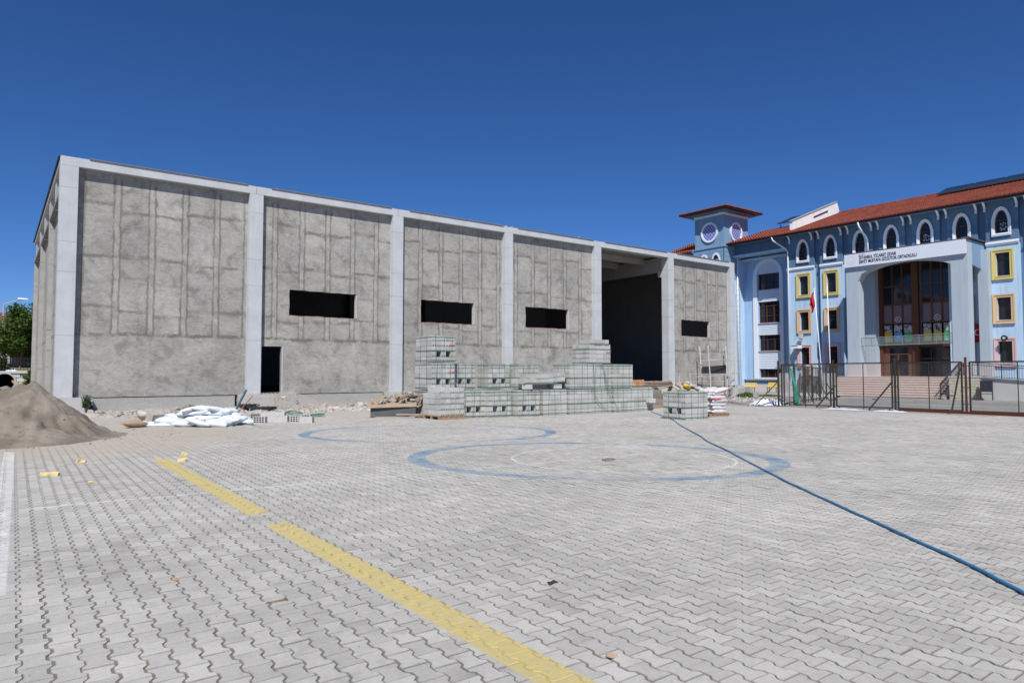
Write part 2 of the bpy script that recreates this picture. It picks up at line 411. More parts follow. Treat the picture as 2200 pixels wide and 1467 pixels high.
me = bpy.data.meshes.new('pavers'); me.from_pydata(vs, [], fs); me.materials.append(m_paver); me.materials.append(m_edge); me.polygons.foreach_set('material_index', [0 if len(f_) > 4 else 1 for f_ in fs])
at_ = me.attributes.new('tone', 'FLOAT', 'POINT'); at_.data.foreach_set('value', tones); me.update()
o = bpy.data.objects.new('pavers', me); col.objects.link(o); o.parent = yard_o; o['kind'] = 'stuff'
# ------------------------------------------------------------------ THE UNFINISHED CONCRETE HALL
def plaster_mat(name, axis, start, pitch, z_lo=3.15, z_hi=9.4, ribs=False):
    n = NT(name); x, y, z, p = n.P(); u = x if axis == 'x' else y
    wob = n.M('MULTIPLY', n.M('SUBTRACT', n.noise(n.vec(0.0 if False else u, 3.1, z), .9, 4, .6), .5), .28)
    wob2 = n.M('MULTIPLY', n.M('SUBTRACT', n.noise(p, 7, 4, .65), .5), .12)
    uu = n.M('DIVIDE', n.M('SUBTRACT', n.M('ADD', u, n.M('ADD', n.M('MULTIPLY', wob, .35), wob2)), start), pitch)
    cell = n.M('FLOOR', uu); d = n.M('MULTIPLY', n.M('ABSOLUTE', n.M('SUBTRACT', n.M('FRACT', uu), .5)), pitch)
    zr = n.M('MULTIPLY', n.smooth(z, z_lo-.05, z_lo+.1), n.smooth(z, z_hi, z_hi+.2, 1.0, .3))
    core = n.M('MULTIPLY', n.smooth(d, .085, .10, 1.0, 0.0), zr)
    rag = n.M('ADD', n.lin(n.noise(p, 11, 5, .8), .3, .7, .0, .10), n.lin(n.noise(p, 1.3, 3), .3, .7, -.03, .10))
    edge = n.M('MULTIPLY', n.M('MULTIPLY', n.smooth(d, .04, .10), n.smooth(d, n.M('ADD', n.M('MULTIPLY', rag, .5), .085), n.M('ADD', n.M('MULTIPLY', rag, .6), .14), 1.0, 0.0)), zr)
    # course joints: ragged darker lines, shifted from field to field
    rnd = n.white(n.vec(cell, 1.7, 0.0))
    hl = None
    for k, (zz, sp, st) in enumerate([(3.15, .05, 1.0), (4.08, .4, .8), (6.35, .45, .9), (8.35, .5, .9), (5.3, .9, .35)]):
        sh = n.M('MULTIPLY', n.M('SUBTRACT', n.white(n.vec(n.M('ADD', n.M('FLOOR', n.M('ADD', uu, .5)), k*3.3), 4.2, 0.0)), .5), sp)
        dz = n.M('ABSOLUTE', n.M('SUBTRACT', n.M('ADD', z, n.M('ADD', n.M('MULTIPLY', wob, 1.0), wob2)), n.M('ADD', sh, zz)))
        l = n.M('MULTIPLY', n.smooth(dz, .02, n.M('ADD', .05, n.M('MULTIPLY', rag, .8)), 1.0, 0.0), st)
        hl = l if hl is None else n.M('MAXIMUM', hl, l)
    hl = n.M('MULTIPLY', hl, n.smooth(n.noise(p, 1.6, 4, .7), .38, .58, .25, 1.0))
    blot = n.noise(p, .75, 6, .68, .8); grain = n.noise(p, 35, 5, .75); swirl = n.noise(n.mapping(p, (1.2, 1.2, 3.2)), 2.4, 6, .72, 1.6)
    damp = n.noise(p, 1.4, 5, .62, .5)
    f = n.M('ADD', n.lin(blot, .3, .7, .76, 1.16), n.M('ADD', n.lin(grain, .3, .7, -.17, .14), n.lin(swirl, .3, .72, .14, -.28)))
    f = n.M('MULTIPLY', f, n.smooth(damp, .50, .68, 1.0, .72))
    fld = n.white(n.vec(n.M('FLOOR', n.M('ADD', uu, .5)), n.M('FLOOR', n.M('MULTIPLY', n.M('SUBTRACT', z, .85), .435)), 0.0))
    f = n.M('MULTIPLY', f, n.lin(fld, 0, 1, .90, 1.08))
    c = n.mix(1.0, (.395, .382, .350, 1), n.gray(f), 'MULTIPLY')
    c = n.mix(n.M('MULTIPLY', hl, .95), c, (.165, .153, .124))
    c = n.mix(n.M('MULTIPLY', edge, n.smooth(damp, .35, .6, .55, .95)), c, (.175, .163, .132))
    c = n.mix(n.M('MULTIPLY', core, n.smooth(n.noise(p, .8, 3), .4, .6, .3, .75)), c, n.mix(n.smooth(n.noise(p, 3, 4), .4, .6), (.42, .405, .37), (.29, .28, .255)))
    speck = n.smooth(n.noise(n.mapping(p, (1, 1, 2.5)), 13, 5, .8), .60, .70, 0, .65)
    c = n.mix(speck, c, (.14, .135, .125))
    h = n.M('ADD', n.M('MULTIPLY', grain, .5), n.M('ADD', n.M('MULTIPLY', core, .35), n.M('ADD', swirl, n.M('MULTIPLY', hl, -.8))))
    return n.out(c, .93, h, .014, .8)
m_plaster = plaster_mat('cement_render', 'x', 3.87-.66, 1.293)
m_plaster_side = plaster_mat('side_render', 'y', 33.3, .95)
def precast_mat():
    n = NT('precast_concrete'); x, y, z, p = n.P()
    a = n.noise(p, 1.1, 5, .6); g = n.noise(p, 50, 4, .7); st = n.noise(n.mapping(p, (5, 5, .3)), 1, 4, .6)
    f = n.M('ADD', n.lin(a, .3, .7, .88, 1.06), n.lin(g, .3, .7, -.04, .04)); f = n.M('MULTIPLY', f, n.smooth(st, .5, .8, 1.0, .9))
    c = n.mix(1.0, (.505, .525, .545, 1), n.gray(f), 'MULTIPLY')
    # casting joints round the shafts and ochre drips
    jz = None
    for zz in (3.05, 5.55, 6.75, 8.9):
        l = n.smooth(n.M('ABSOLUTE', n.M('SUBTRACT', n.M('ADD', z, n.M('MULTIPLY', n.M('SUBTRACT', n.noise(p, 4, 3), .5), .02)), zz)), .006, .022, .55, 0.0)
        jz = l if jz is None else n.M('MAXIMUM', jz, l)
    c = n.mix(jz, c, (.25, .25, .25))
    dr = n.M('MULTIPLY', n.smooth(n.noise(n.mapping(p, (9, 9, 2.5)), 1.0, 5, .75), .62, .70), n.smooth(n.noise(p, .6, 2), .45, .58, 0, .75))
    c = n.mix(dr, c, (.42, .36, .27))
    return n.out(c, .85, g, .004)
m_pre = precast_mat()
m_rough = mat('rough_concrete', (.36, .355, .335), .95, .3, 1.5, 25, .3, .04)
m_plinth = mat('rough_plinth', (.37, .365, .345), .95, .12, 1.2, 22, .35, .05)
m_inside = mat('bare_block_inside', (.30, .30, .31), .95, .2, 1, 20, .2, .02)
m_dark = mat('dark_membrane', (.03, .03, .032), .8, .2, 1, 30, .1)
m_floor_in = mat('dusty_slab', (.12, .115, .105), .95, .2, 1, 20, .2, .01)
m_sill = mat('broken_clay_sill', (.36, .20, .16), .9, .4, 6, 40, .3, .02)

H0, PITCH_C, CW, YF, YW = 1.83, 7.23, .61, 31.8, 32.08
hall = thing('concrete_hall', 'large unfinished hall with rendered grey walls between pale precast concrete columns', 'hall', (24, 31.8, 0))
for i in range(7):
    x0 = H0+PITCH_C*i
    mb = MB().box(x0, x0+CW, YF, YF+.62, .62, 9.765)
    if i in (4, 5): pass
    part(mb, 'column', m_pre, hall)
    if i < 6:
        x1 = x0+PITCH_C
        a = x0 if i == 0 else x0+CW/2+.012
        b = x1+CW/2-.012 if i < 5 else x1+CW
        mb = MB().box(a, b, YF-.004, YF+.60, 9.77, 10.12)
        bm_ = part(mb, 'ring_beam', m_pre, hall)
        part(MB().box(x0+CW+.35, x1-.1, YF-.05, YF+.5, 10.125, 10.150).box(x0+CW+.4, x1-.15, YF-.02, YF+.5, 10.152, 10.17), 'parapet_flashing', m_dark if False else mat('flashing', (.20, .20, .20), .7), bm_)
# little irregular bits of mortar left on the parapet
mb = MB()
for k in range(16):
    xx = random.uniform(2, 45.5); s_ = random.uniform(.03, .12)
    mb.obox((xx, YF+random.uniform(.02, .3), 10.165+s_*.2), (s_*2, s_, s_*.6), Matrix.Rotation(random.uniform(0, 3), 3, 'Z'))
o = part(mb, 'mortar_crumb', m_rough, hall); o['kind'] = 'stuff'
holes = {0: [], 1: [('door', 9.78, 10.70, .63, 2.81), ('win', 11.03, 14.46, 4.27, 5.52)], 2: [('win', 18.13, 21.6, 4.27, 5.51)],
         3: [('win', 25.28, 28.76, 4.28, 5.55)], 5: [('win', 39.68, 43.04, 4.22, 5.43)]}
def ragged(u0, u1, v0, v1, j=.018, st=.22):
    pts = []; rr = random.Random(int(u0*100))
    def seg(a, b):
        L = math.dist(a, b); k = max(1, int(L/st))
        for q in range(k):
            t = q/k; pts.append((a[0]+(b[0]-a[0])*t+rr.uniform(-j, j), a[1]+(b[1]-a[1])*t+rr.uniform(-j, j)))
    seg((u0, v0), (u1, v0)); seg((u1, v0), (u1, v1)); seg((u1, v1), (u0, v1)); seg((u0, v1), (u0, v0)); return pts
for i, hs in holes.items():
    x0 = H0+PITCH_C*i+CW; x1 = x0+PITCH_C-CW
    hl = []; outer = rect(x0-.02, x1+.02, .60, 9.9)
    for h in hs:
        if h[0] == 'door':
            outer = [(x0-.02, .60), (h[1], .60), (h[1], h[4]), (h[2], h[4]+.01), (h[2]+.01, .60), (x1+.02, .60), (x1+.02, 9.9), (x0-.02, 9.9)]
        else: hl.append(ragged(*h[1:]))
    wp = part(MB().plate(plane_y(YW), outer, hl, 0, .22), 'wall_panel', m_plaster, hall)
    for h in hs:
        if h[0] == 'door': part(MB().box(h[2]+.012, h[2]+.06, YW-.006, YW+.21, .64, h[4]), 'reveal', mat('sunlit_reveal', (.52, .51, .48), .9, .2, 4, 30, .2, .01), wp)  # right door jamb coloured pale to stand for sunlight on it
        if h[0] == 'win':
            # broken clay edge along the sill and a right-hand reveal coloured pale for the sun falling on it
            m = MB(); rr = random.Random(i)
            q = h[1]
            while q < h[2]-.05:
                L = min(rr.uniform(.15, .45), h[2]-q); m.box(q, q+L-.01, YW+.01+rr.uniform(0, .03), YW+.2, h[3]-.005, h[3]+rr.uniform(.02, .05)); q += L
            part(m, 'sill', m_sill, wp)
            part(MB().box(h[2]-.045, h[2]-.004, YW-.006, YW+.21, h[3]+.03, h[4]-.02), 'reveal', mat('sunlit_reveal', (.52, .51, .48), .9, .2, 4, 30, .2, .01), wp)
    if i != 5:
        part(MB().box(x0+.5, x1-.45 if i != 1 else x1-.4, YW-.07, YW+.1, -.35, .56) if i != 1 else MB().box(x0+1.55, x1-.4, YW-.07, YW+.1, -.35, .56), 'plinth', m_plinth, hall)
for i in range(7):
    x0 = H0+PITCH_C*i; c = x0+CW/2
    m = MB(); rr = random.Random(40+i); w0, w1 = (-.62, .82) if i else (-.4, .95)
    top = .615
    m.hexa([(c+w0-.06, YF-.42, -.45), (c+w1+.05, YF-.42, -.45), (c+w1, YW+.3, -.45), (c+w0, YW+.3, -.45),
            (c+w0, YF-.36, top+rr.uniform(-.02, .02)), (c+w1, YF-.36, top+rr.uniform(-.03, .01)), (c+w1, YW+.3, top), (c+w0, YW+.3, top)])
    part(m, 'footing', mat('footing_concrete', (.43, .43, .42), .92, .2, 2, 30, .15, .015), hall)
# threshold slab below the door and under the open bay
part(MB().box(9.5, 11.3, YF-.12, YW+.1, -.2, .61), 'threshold', m_plinth, hall)
part(MB().box(H0+PITCH_C*4+CW+.5, H0+PITCH_C*5-.2, YF-.02, YW+.3, -.45, .60), 'threshold', m_plinth, hall)
part(MB().box(H0+PITCH_C*5+CW+.4, H0+PITCH_C*6-.4, YW-.05, YW+.1, -.45, .58), 'plinth', m_plinth, hall)
# side wall (facing the trees), recessed between rough cast columns, open strip under the roof edge
YE = 54.5
bays = [(31.8+.62, 38.6), (39.15, 46.2), (46.75, 53.9)]
mside = MB()
hs = [rect(33.9, 34.12, 4.2, 4.5), rect(35.8, 36.0, 4.2, 4.45), rect(41.2, 41.5, 4.2, 4.6), rect(48.6, 48.8, 4.2, 4.4)]
mside.plate(lambda u, v, d: (2.06+d, u, v), rect(32.3, YE, .3, 8.95), hs, 0, .2)
part(mside, 'side_wall', m_plaster_side, hall)
for yc in (38.6, 46.2, YE-.6):
    m = MB(); rr = random.Random(int(yc)); zz = .0
    while zz < 8.9:
        L = rr.uniform(.3, .6); m.box(1.86+rr.uniform(-.006, .006), 2.2, yc+rr.uniform(-.01, .01), yc+.55+rr.uniform(-.01, .01), zz, min(9.1, zz+L)); zz += L
    part(m, 'side_column', m_rough, hall)
for yc in (35.6, 39.7, 43.9, 48.6, 53.2):
    part(MB().hexa([(1.9, yc, 8.7), (2.5, yc, 8.7), (2.5, yc+.22, 8.7), (1.9, yc+.22, 8.7), (1.9, yc-.35, 9.93), (2.7, yc-.35, 9.93), (2.7, yc+.3, 9.93), (1.9, yc+.3, 9.93)]), 'corbel', m_pre, hall)
part(MB().box(H0+.005, H0+.4, YF+.62, YE, 9.94, 10.12), 'edge_beam', m_pre, hall)
part(MB().box(H0-.06, H0+.3, YF+.3, YE+.1, 10.13, 10.19), 'roof_edge', m_dark, hall)
part(MB().box(H0+.02, H0+.3, YF+.62, YE, 8.72, 8.86).box(2.3, 2.4, YF+.62, YE, 8.9, 9.9), 'inner_screen', mat('grey_soffit', (.22, .22, .22), .9), hall)
# roof, rear and far walls, interior frames
part(MB().box(H0+.3, H0+PITCH_C*6+CW-.02, YF+.61, YE, 10.0, 10.11), 'roof_slab', mat('roof_concrete', (.3, .3, .3), .9), hall)
part(MB().box(H0+.2, 45.8, YE-.2, YE+.05, -.4, 10.0), 'rear_wall', m_inside, hall)
part(MB().box(45.55, 45.80, YF+.62, YE, -.4, 10.0), 'end_wall', m_inside, hall)
part(MB().box(2.3, 45.5, YW+.25, YE-.2, .35, .60), 'floor_slab', m_floor_in, hall)
for i in range(1, 6):
    c = H0+PITCH_C*i+CW/2
    part(MB().box(c-.2, c+.2, YF+.65, YE-.25, 8.85, 9.85), 'cross_beam', m_rough, hall)
    part(MB().box(c-.28, c+.28, YF+.62, YF+1.0, 8.45, 8.84), 'bracket', m_pre, hall)
    part(MB().box(c-.25, c+.25, YE-.8, YE-.25, .6, 8.84), 'rear_column', m_inside, hall)
for k in range(8):
    yy = YF+2.4+k*2.6
    part(MB().box(H0+PITCH_C*4, H0+PITCH_C*5+.3, yy, yy+.3, 9.55, 9.98), 'roof_rib', m_rough, hall)
# the light grey sliding-door panels standing at the back of the open bay
for xx in (33.2, 35.0): part(MB().box(xx, xx+1.7, 46, 46.1, .6, 4.6), 'inner_door', mat('grey_sheet', (.34, .35, .36), .6), hall)
# pinkish kerb stones laid along the foot of the wall
kerb = thing('stone_kerb', 'row of dusty pinkish kerb stones along the foot of the concrete hall', 'kerb', (9, 30.9, 0))
xx = 3.3; k_me = MB().box(-.475, .475, -.08, .08, -.3, .13).mesh('kerb_stone', mats=[mat('pink_kerb', (.46, .38, .35), .9, .25, 3, 30, .2, .01, rnd=.12)])
while xx < 28:
    if not (8.3 < xx < 10.2) and random.random() > .12:
        shared(k_me, 'kerb_stone', kerb, (xx-9, random.uniform(-.04, .04), random.uniform(-.05, .02)), (random.uniform(-.05, .05), random.uniform(-.03, .03), random.uniform(-.03, .03)))
    xx += 1.0
# ------------------------------------------------------------------ THE BLUE SCHOOL
XS = 57.0
school = thing('school_building', 'blue school with a red tiled roof, pointed-arch windows and a square corner tower', 'school', (57, 26, -.3))
m_blue = mat('pale_blue_paint', (.35, .51, .71), .75, .09, .6, 40, .05, .002, streak=.2)
m_bluep = mat('light_blue_paint', (.45, .61, .77), .75, .09, .6, 40, .05, .002, streak=.2)
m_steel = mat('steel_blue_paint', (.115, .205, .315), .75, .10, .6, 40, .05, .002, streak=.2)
m_mid = mat('mid_blue_paint', (.19, .315, .46), .75, .09, .6, 40, .05, .002, streak=.2)
m_white = mat('white_trim', (.74, .76, .80), .7, .05, 1, 40, .03, .002)
m_side = mat('white_siding', (.60, .66, .74), .7, .05, 1, 40, .03, .002)
m_yel = mat('yellow_surround', (.62, .50, .17), .7, .07, 2, 40, .05, .002)
m_ora = mat('orange_surround', (.64, .45, .26), .7, .07, 2, 40, .05, .002)
m_pink = mat('pink_surround', (.62, .43, .42), .7, .07, 2, 40, .05, .002)
m_brown = mat('brown_joinery', (.10, .037, .017), .5, .15, 2, 30, .1, .002)
m_glass = mat('dark_glass', (.012, .014, .018), .06, .2, .4, 2, .0, 0.0, spec=.5)
m_curt = mat('grey_curtain', (.11, .13, .135), .9, .2, 3, 30, .1)
m_blind = mat('dusky_blind', (.17, .135, .15), .9, .1, 1, 30, .05)
m_marble = mat('pale_marble', (.50, .47, .47), .5, .08, 1.5, 20, .06, .001)
m_grayp = mat('grey_paint', (.39, .46, .52), .8, .06, .6, 40, .05, .003, streak=.1)
m_fascia = mat('red_fascia', (.06, .016, .014), .6)
m_iron = mat('black_iron', (.022, .022, .024), .5, .2, 4, 30, .1)

def arch(c, half, z0, z1, spring, n=7, grow=0.0):
    """pointed (ogee-free) arch outline, anticlockwise from bottom left"""
    h = half+grow; zb = z0-grow; zt = z1+grow*1.2; zs = spring
    pts = [(c-h, zb), (c+h, zb), (c+h, zs)]
    for k in range(1, n):
        t = k/n; a = t*PI/2
        pts.append((c+h*math.cos(a)**.86*(1-.04*math.sin(2*a)), zs+(zt-zs)*(math.sin(a)**1.15*.86+.14*t)))
    pts.append((c, zt))
    for k in range(n-1, 0, -1):
        t = k/n; a = t*PI/2
        pts.append((c-h*math.cos(a)**.86*(1-.04*math.sin(2*a)), zs+(zt-zs)*(math.sin(a)**1.15*.86+.14*t)))
    pts.append((c-h, zs)); return pts
def lap_boards(mb, X, y0, y1, z0, z1, step=.115, proud=.03, skip=None):
    z = z0
    while z < z1-.01:
        zt = min(z+step, z1); segs = [(y0, y1)]
        if skip:
            a, b, c, d = skip
            if zt > c and z < d: segs = [(y0, a), (b, y1)]
        for s0, s1 in segs:
            if s1-s0 > .02: mb.hexa([(X-proud, s0, z), (X, s0, z), (X, s1, z), (X-proud, s1, z), (X-.004, s0, zt), (X, s0, zt), (X, s1, zt), (X-.004, s1, zt)])
        z = zt
def wnd(parent, X, y0, y1, z0, z1, surround=None, sw=.22, depth_=.2, cols=1, transom=None, glass=None, sash=None, dirty=None):
    """one rectangular window: surround (or casing) with its sash and pane as sub-parts"""
    w_ = MB()
    if surround:
        w_.plate(plane_x(X-.09), rect(y0, y1, z0, z1), [rect(y0+sw, y1-sw, z0+sw, z1-sw)], 0, .09+depth_)
        w_.plate(plane_x(X-.13), rect(y0-.05, y1+.05, z0-.05, z1+.05), [rect(y0+.05, y1-.05, z0+.05, z1-.05)], 0, .07)
        a0, a1, b0, b1 = y0+sw, y1-sw, z0+sw, z1-sw
        o = part(w_, 'window', surround, parent)
    else:
        a0, a1, b0, b1 = y0, y1, z0, z1
        w_.plate(plane_x(X+depth_-.03), rect(a0, a1, b0, b1), [rect(a0+.05, a1-.05, b0+.05, b1-.05)], 0, .06)
        o = part(w_, 'window', m_brown, parent)
    s_ = MB(); fw = .07
    s_.plate(plane_x(X+depth_-.05), rect(a0+.01, a1-.01, b0+.01, b1-.01), [rect(a0+fw, a1-fw, b0+fw, b1-fw)], 0, .06)
    for k in range(1, cols):
        yc = a0+(a1-a0)*k/cols; s_.box(X+depth_-.048, X+depth_+.01, yc-.04, yc+.04, b0+fw, b1-fw)
    if transom:
        for t in (transom if isinstance(transom, tuple) else (transom,)):
            zc = b0+(b1-b0)*t; s_.box(X+depth_-.052, X+depth_+.005, a0+fw, a1-fw, zc-.035, zc+.035)
    part(s_, 'sash', sash or m_brown, o)
    part(MB().box(X+depth_+.012, X+depth_+.03, a0+.02, a1-.02, b0+.02, b1-.02), 'pane', glass or m_glass, o)
    if surround: part(MB().box(X-.12, X+.05, y0+sw-.04, y1-sw+.04, z0+sw-.05, z0+sw-.004), 'sill', surround, o)
    return o

mods = [32.46, 29.95, 27.43, 24.95, 22.45, 19.95, 17.45, 14.95, 12.45]
Z_CORN = 10.85
# facade bays: each bay is a proud wall plate with its openings, the strips between are set back and steel blue
for i, yc in enumerate(mods):
    b0, b1 = yc-1.0, yc+1.0
    if i == 0: b1 = 34.05
    top_open = arch(yc, .40, 11.52, 13.18, 12.35)
    if i in (3, 4): holes_low = None
    else: holes_low = [rect(yc-.41, yc+.41, z0, z1) for z0, z1 in ((8.47, 10.12), (5.32, 6.95), (2.28, 3.95))]
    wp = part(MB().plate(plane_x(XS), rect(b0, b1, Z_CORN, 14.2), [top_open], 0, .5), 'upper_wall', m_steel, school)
    # pointed window
    sr = part(MB().plate(plane_x(XS-.10), arch(yc, .40, 11.52, 13.18, 12.35, grow=.16), [arch(yc, .40, 11.52, 13.18, 12.35)], 0, .30), 'window', m_white, school)
    part(MB().plate(plane_x(XS-.14), arch(yc, .40, 11.52, 13.18, 12.35, grow=.20), [arch(yc, .40, 11.52, 13.18, 12.35, grow=.11)], 0, .06).box(XS-.16, XS, yc-.52, yc+.52, 11.40, 11.47), 'moulding', m_white, sr)
    inner = arch(yc, .40, 11.52, 13.18, 12.35); inn2 = arch(yc, .33, 11.59, 13.08, 12.35)
    part(MB().plate(plane_x(XS+.15), inner, [inn2], 0, .06).box(XS+.14, XS+.2, yc-.34, yc+.34, 12.42, 12.50), 'sash', m_brown, sr)
    part(MB().plate(plane_x(XS+.2), inner, [], 0, .02), 'pane', m_glass, sr)
    if i in (4, 6):        # tiny paper stars stuck to two of the panes
        ms = MB(); rr = random.Random(i)
        for k in range(26): 
            a, b = yc+rr.uniform(-.22, .22), 11.75+rr.uniform(0, .55); s_ = rr.uniform(.015, .035); ms.box(XS+.188, XS+.196, a-s_, a+s_, b-s_, b+s_)
        part(ms, 'paper_star', mat('paper_white', (.6, .7, .8), .8), sr, kind='stuff')
    sid = MB(); lap_boards(sid, XS, b0+.01, b1-.01, Z_CORN+.12, 12.35, .10, .028, (yc-.62, yc+.62, 11.28, 13.6))
    part(sid, 'siding', m_steel, school, kind='stuff')
    part(MB().box(XS-.12, XS+.02, b0-.02, b1+.02, Z_CORN-.05, Z_CORN+.05).box(XS-.07, XS+.02, b0-.01, b1+.01, Z_CORN+.05, Z_CORN+.12).box(XS-.08, XS+.02, b0-.01, b1+.01, Z_CORN-.14, Z_CORN-.05), 'cornice', m_white, school)
    if holes_low is not None:
        part(MB().plate(plane_x(XS), rect(b0, b1, -.5, Z_CORN-.1), holes_low, 0, .45), 'wall', m_bluep if i != 2 else m_blue, school)
        for (z0, z1), ms, gr in zip(((8.25, 10.32), (5.1, 7.12), (2.06, 4.0)), (m_yel, m_ora, m_pink), (0, 1, 1)):
            wnd(school, XS, yc-.625, yc+.625, z0, z1, ms, .195, .24, 1, .72)
    # the recessed steel-blue strip to the right of the bay
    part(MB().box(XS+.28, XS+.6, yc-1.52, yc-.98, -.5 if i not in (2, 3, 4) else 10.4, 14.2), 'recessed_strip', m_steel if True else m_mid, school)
part(MB().box(XS-.02, XS+.5, 33.55, 34.05, Z_CORN+.1, 14.2), 'corner_pilaster', m_steel, school)
part(MB().box(XS+.4, XS+.6, 8, 34.0, -.5, 1.2), 'wall', m_bluep, school)
part(MB().box(XS+.05, XS+10, 33.6, 34.03, -.5, 13.9).box(XS+.65, XS+10, 26.3, 33.7, -.5, 13.9).box(XS+.65, XS+10, 8, 20.6, -.5, 13.9), 'inner_block', m_mid, school)
# left bay, set back 1.6 m, with its tall rounded window frame
XB = 58.6
rows = [(8.36, 9.52), (6.33-.0, 0), ]
fr_o = [(35.45, .9), (38.52, .9)]
wins = [(35.80, 38.05, 9.51, 11.03), (35.76, 38.03, 6.32, 8.34), (35.73, 38.0, 3.65, 5.15), (35.72, 38.0, 1.12, 1.93)]
part(MB().plate(plane_x(XB), rect(34.0, 39.7, .95, 14.1), [rect(*w_) for w_ in wins], 0, .4), 'wall', m_blue, school)
ao = [(35.38, .98), (38.54, .98), (38.54, 10.6)]
for k in range(1, 16):
    a = PI*k/16; ao.append((36.96+1.58*math.cos(a), 10.6+1.86*math.sin(a)**.9))
ao.append((35.38, 10.6))
ai = [(35.74, 1.1), (38.1, 1.1), (38.1, 10.9)]
for k in range(1, 14):
    a = PI*k/14; ai.append((36.92+1.18*math.cos(a), 10.9+1.22*math.sin(a)**.9))
ai.append((35.74, 10.9))
part(MB().plate(plane_x(XB-.14), ao, [ai], 0, .14), 'arch_frame', m_white, school)
for (z0, z1) in ((8.36, 9.47), (5.18, 6.29), (1.95, 3.62)):
    sb = MB(); lap_boards(sb, XB, 35.76, 38.08, z0, z1, .16, .035); part(sb, 'siding', m_side, school, kind='stuff')
sb = MB(); z = 11.05
while z < 12.05:
    hw = 1.16*math.sqrt(max(0.02, 1-((z-10.9)/1.24)**2)); lap_boards(sb, XB, 36.92-hw, 36.92+hw, z, z+.15, .15, .035); z += .15
part(sb, 'siding', m_side, school, kind='stuff')
for k, (y0, y1, z0, z1) in enumerate(wins):
    wnd(school, XB, y0, y1, z0, z1, None, 0, .22, 3, (None, .72, (.33, .80), .72, None)[k+1] if k < 3 else None)
    part(MB().box(XB-.1, XB+.02, y0-.1, y1+.1, z0-.07, z0-.01), 'sill', m_marble, school)
part(MB().box(XB-.18, XB+.05, 34.3, 39.72, .86, .94), 'ledge', mat('grey_ledge', (.3, .32, .34), .8), school)
part(MB().box(XB-.02, XB+.3, 34.0, 39.7, .45, .86), 'wall', m_mid, school)
part(MB().box(XB-.05, XB+.35, 34.0, 39.7, -.6, .45), 'base_wall', mat('beige_base', (.56, .51, .47), .85, .2, 1.5, 30, .1, .004), school)
# soffit beam over the recessed bay
part(MB().box(XS-.1, XB+.1, 34.05, 39.64, 12.75, 12.9).box(XS+.9, XB+.1, 34.05, 39.64, 12.4, 12.55), 'soffit_beam', m_bluep, school)
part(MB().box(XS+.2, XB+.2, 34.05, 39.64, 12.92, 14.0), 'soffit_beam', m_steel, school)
# wing and tower
XT, YT = 55.5, 39.64
part(MB().box(XT, XT+4, YT+.02, 43.2, -.6, 13.68).box(XT+2, XB+.3, YT, YT+.5, -.6, 13.6), 'tower_base', m_bluep, school)
ms = MB(); z = 10.6
while z < 13.6:
    ms.box(XT-.02, XT+.02, YT-.0, 43.2, z, z+.40); ms.box(XT-.02, XT+1.9, YT-.0, YT+.05, z, z+.40); z += .44
part(ms, 'siding', m_mid, school, kind='stuff')
part(MB().box(XT-.10, XT+4.0, YT-.08, 43.3, 13.69, 13.80), 'tower_ledge', m_mid, school)
part(MB().box(XT+.06, XT+3.95, YT+.06, 43.0, 13.8, 17.0), 'tower_wall', m_mid, school)
for (x0, y0) in ((XT+.02, YT+.02), (XT+3.62, YT+.02), (XT+.02, 42.68)):
    part(MB().box(x0, x0+.36, y0, y0+.36, 13.8, 16.98), 'tower_pilaster', m_bluep if False else m_mid, school)
part(MB().box(XT-.04, XT+4.02, YT-.04, 43.1, 16.82, 17.02), 'tower_cornice', m_white, school)
for c in (40.55, 41.95):
    sr = part(MB().plate(plane_x(XT-.07), arch(c, .38, 11.6, 13.0, 12.2, grow=.17), [arch(c, .38, 11.6, 13.0, 12.2)], 0, .1), 'window', m_white, school)
    part(MB().plate(plane_x(XT-.03), arch(c, .38, 11.6, 13.0, 12.2), [], 0, .02), 'pane', m_glass, sr)
def glaze_mat():
    n = NT('leaded_blue_glass'); x, y, z, p = n.P()
    h = n.M('ADD', x, y)
    a = n.M('ABSOLUTE', n.M('SUBTRACT', n.M('FRACT', n.M('MULTIPLY', n.M('ADD', h, z), 2.6)), .5)); b = n.M('ABSOLUTE', n.M('SUBTRACT', n.M('FRACT', n.M('MULTIPLY', n.M('SUBTRACT', h, z), 2.6)), .5))
    l = n.M('MAXIMUM', n.smooth(a, .36, .46), n.smooth(b, .36, .46))
    c = n.mix(l, n.mix(n.noise(p, 3, 3), (.06, .07, .30), (.16, .19, .48)), (.42, .50, .68))
    return n.out(c, .25, spec=.4)
m_lead = glaze_mat()
def circ(cu, cv, r, n=28, sq=1.0): return [(cu+r*math.cos(2*PI*k/n), cv+r*sq*math.sin(2*PI*k/n)) for k in range(n)]
zc = 15.28
cyl = on_x(1524, 500, XT); cyr = on_y(1581.5, 498, YT)
for mp, cu in ((lambda u, v, d: (XT+.06+d, u, v), cyl.y), (lambda u, v, d: (u, YT+.06+d, v), cyr.x)):
    sr = part(MB().plate(mp, circ(cu, zc, .98), [circ(cu, zc, .80)], -.12, .0), 'window', m_white, school)
    part(MB().plate(mp, circ(cu, zc, .80), [], -.03, -.005), 'pane', m_lead, sr)
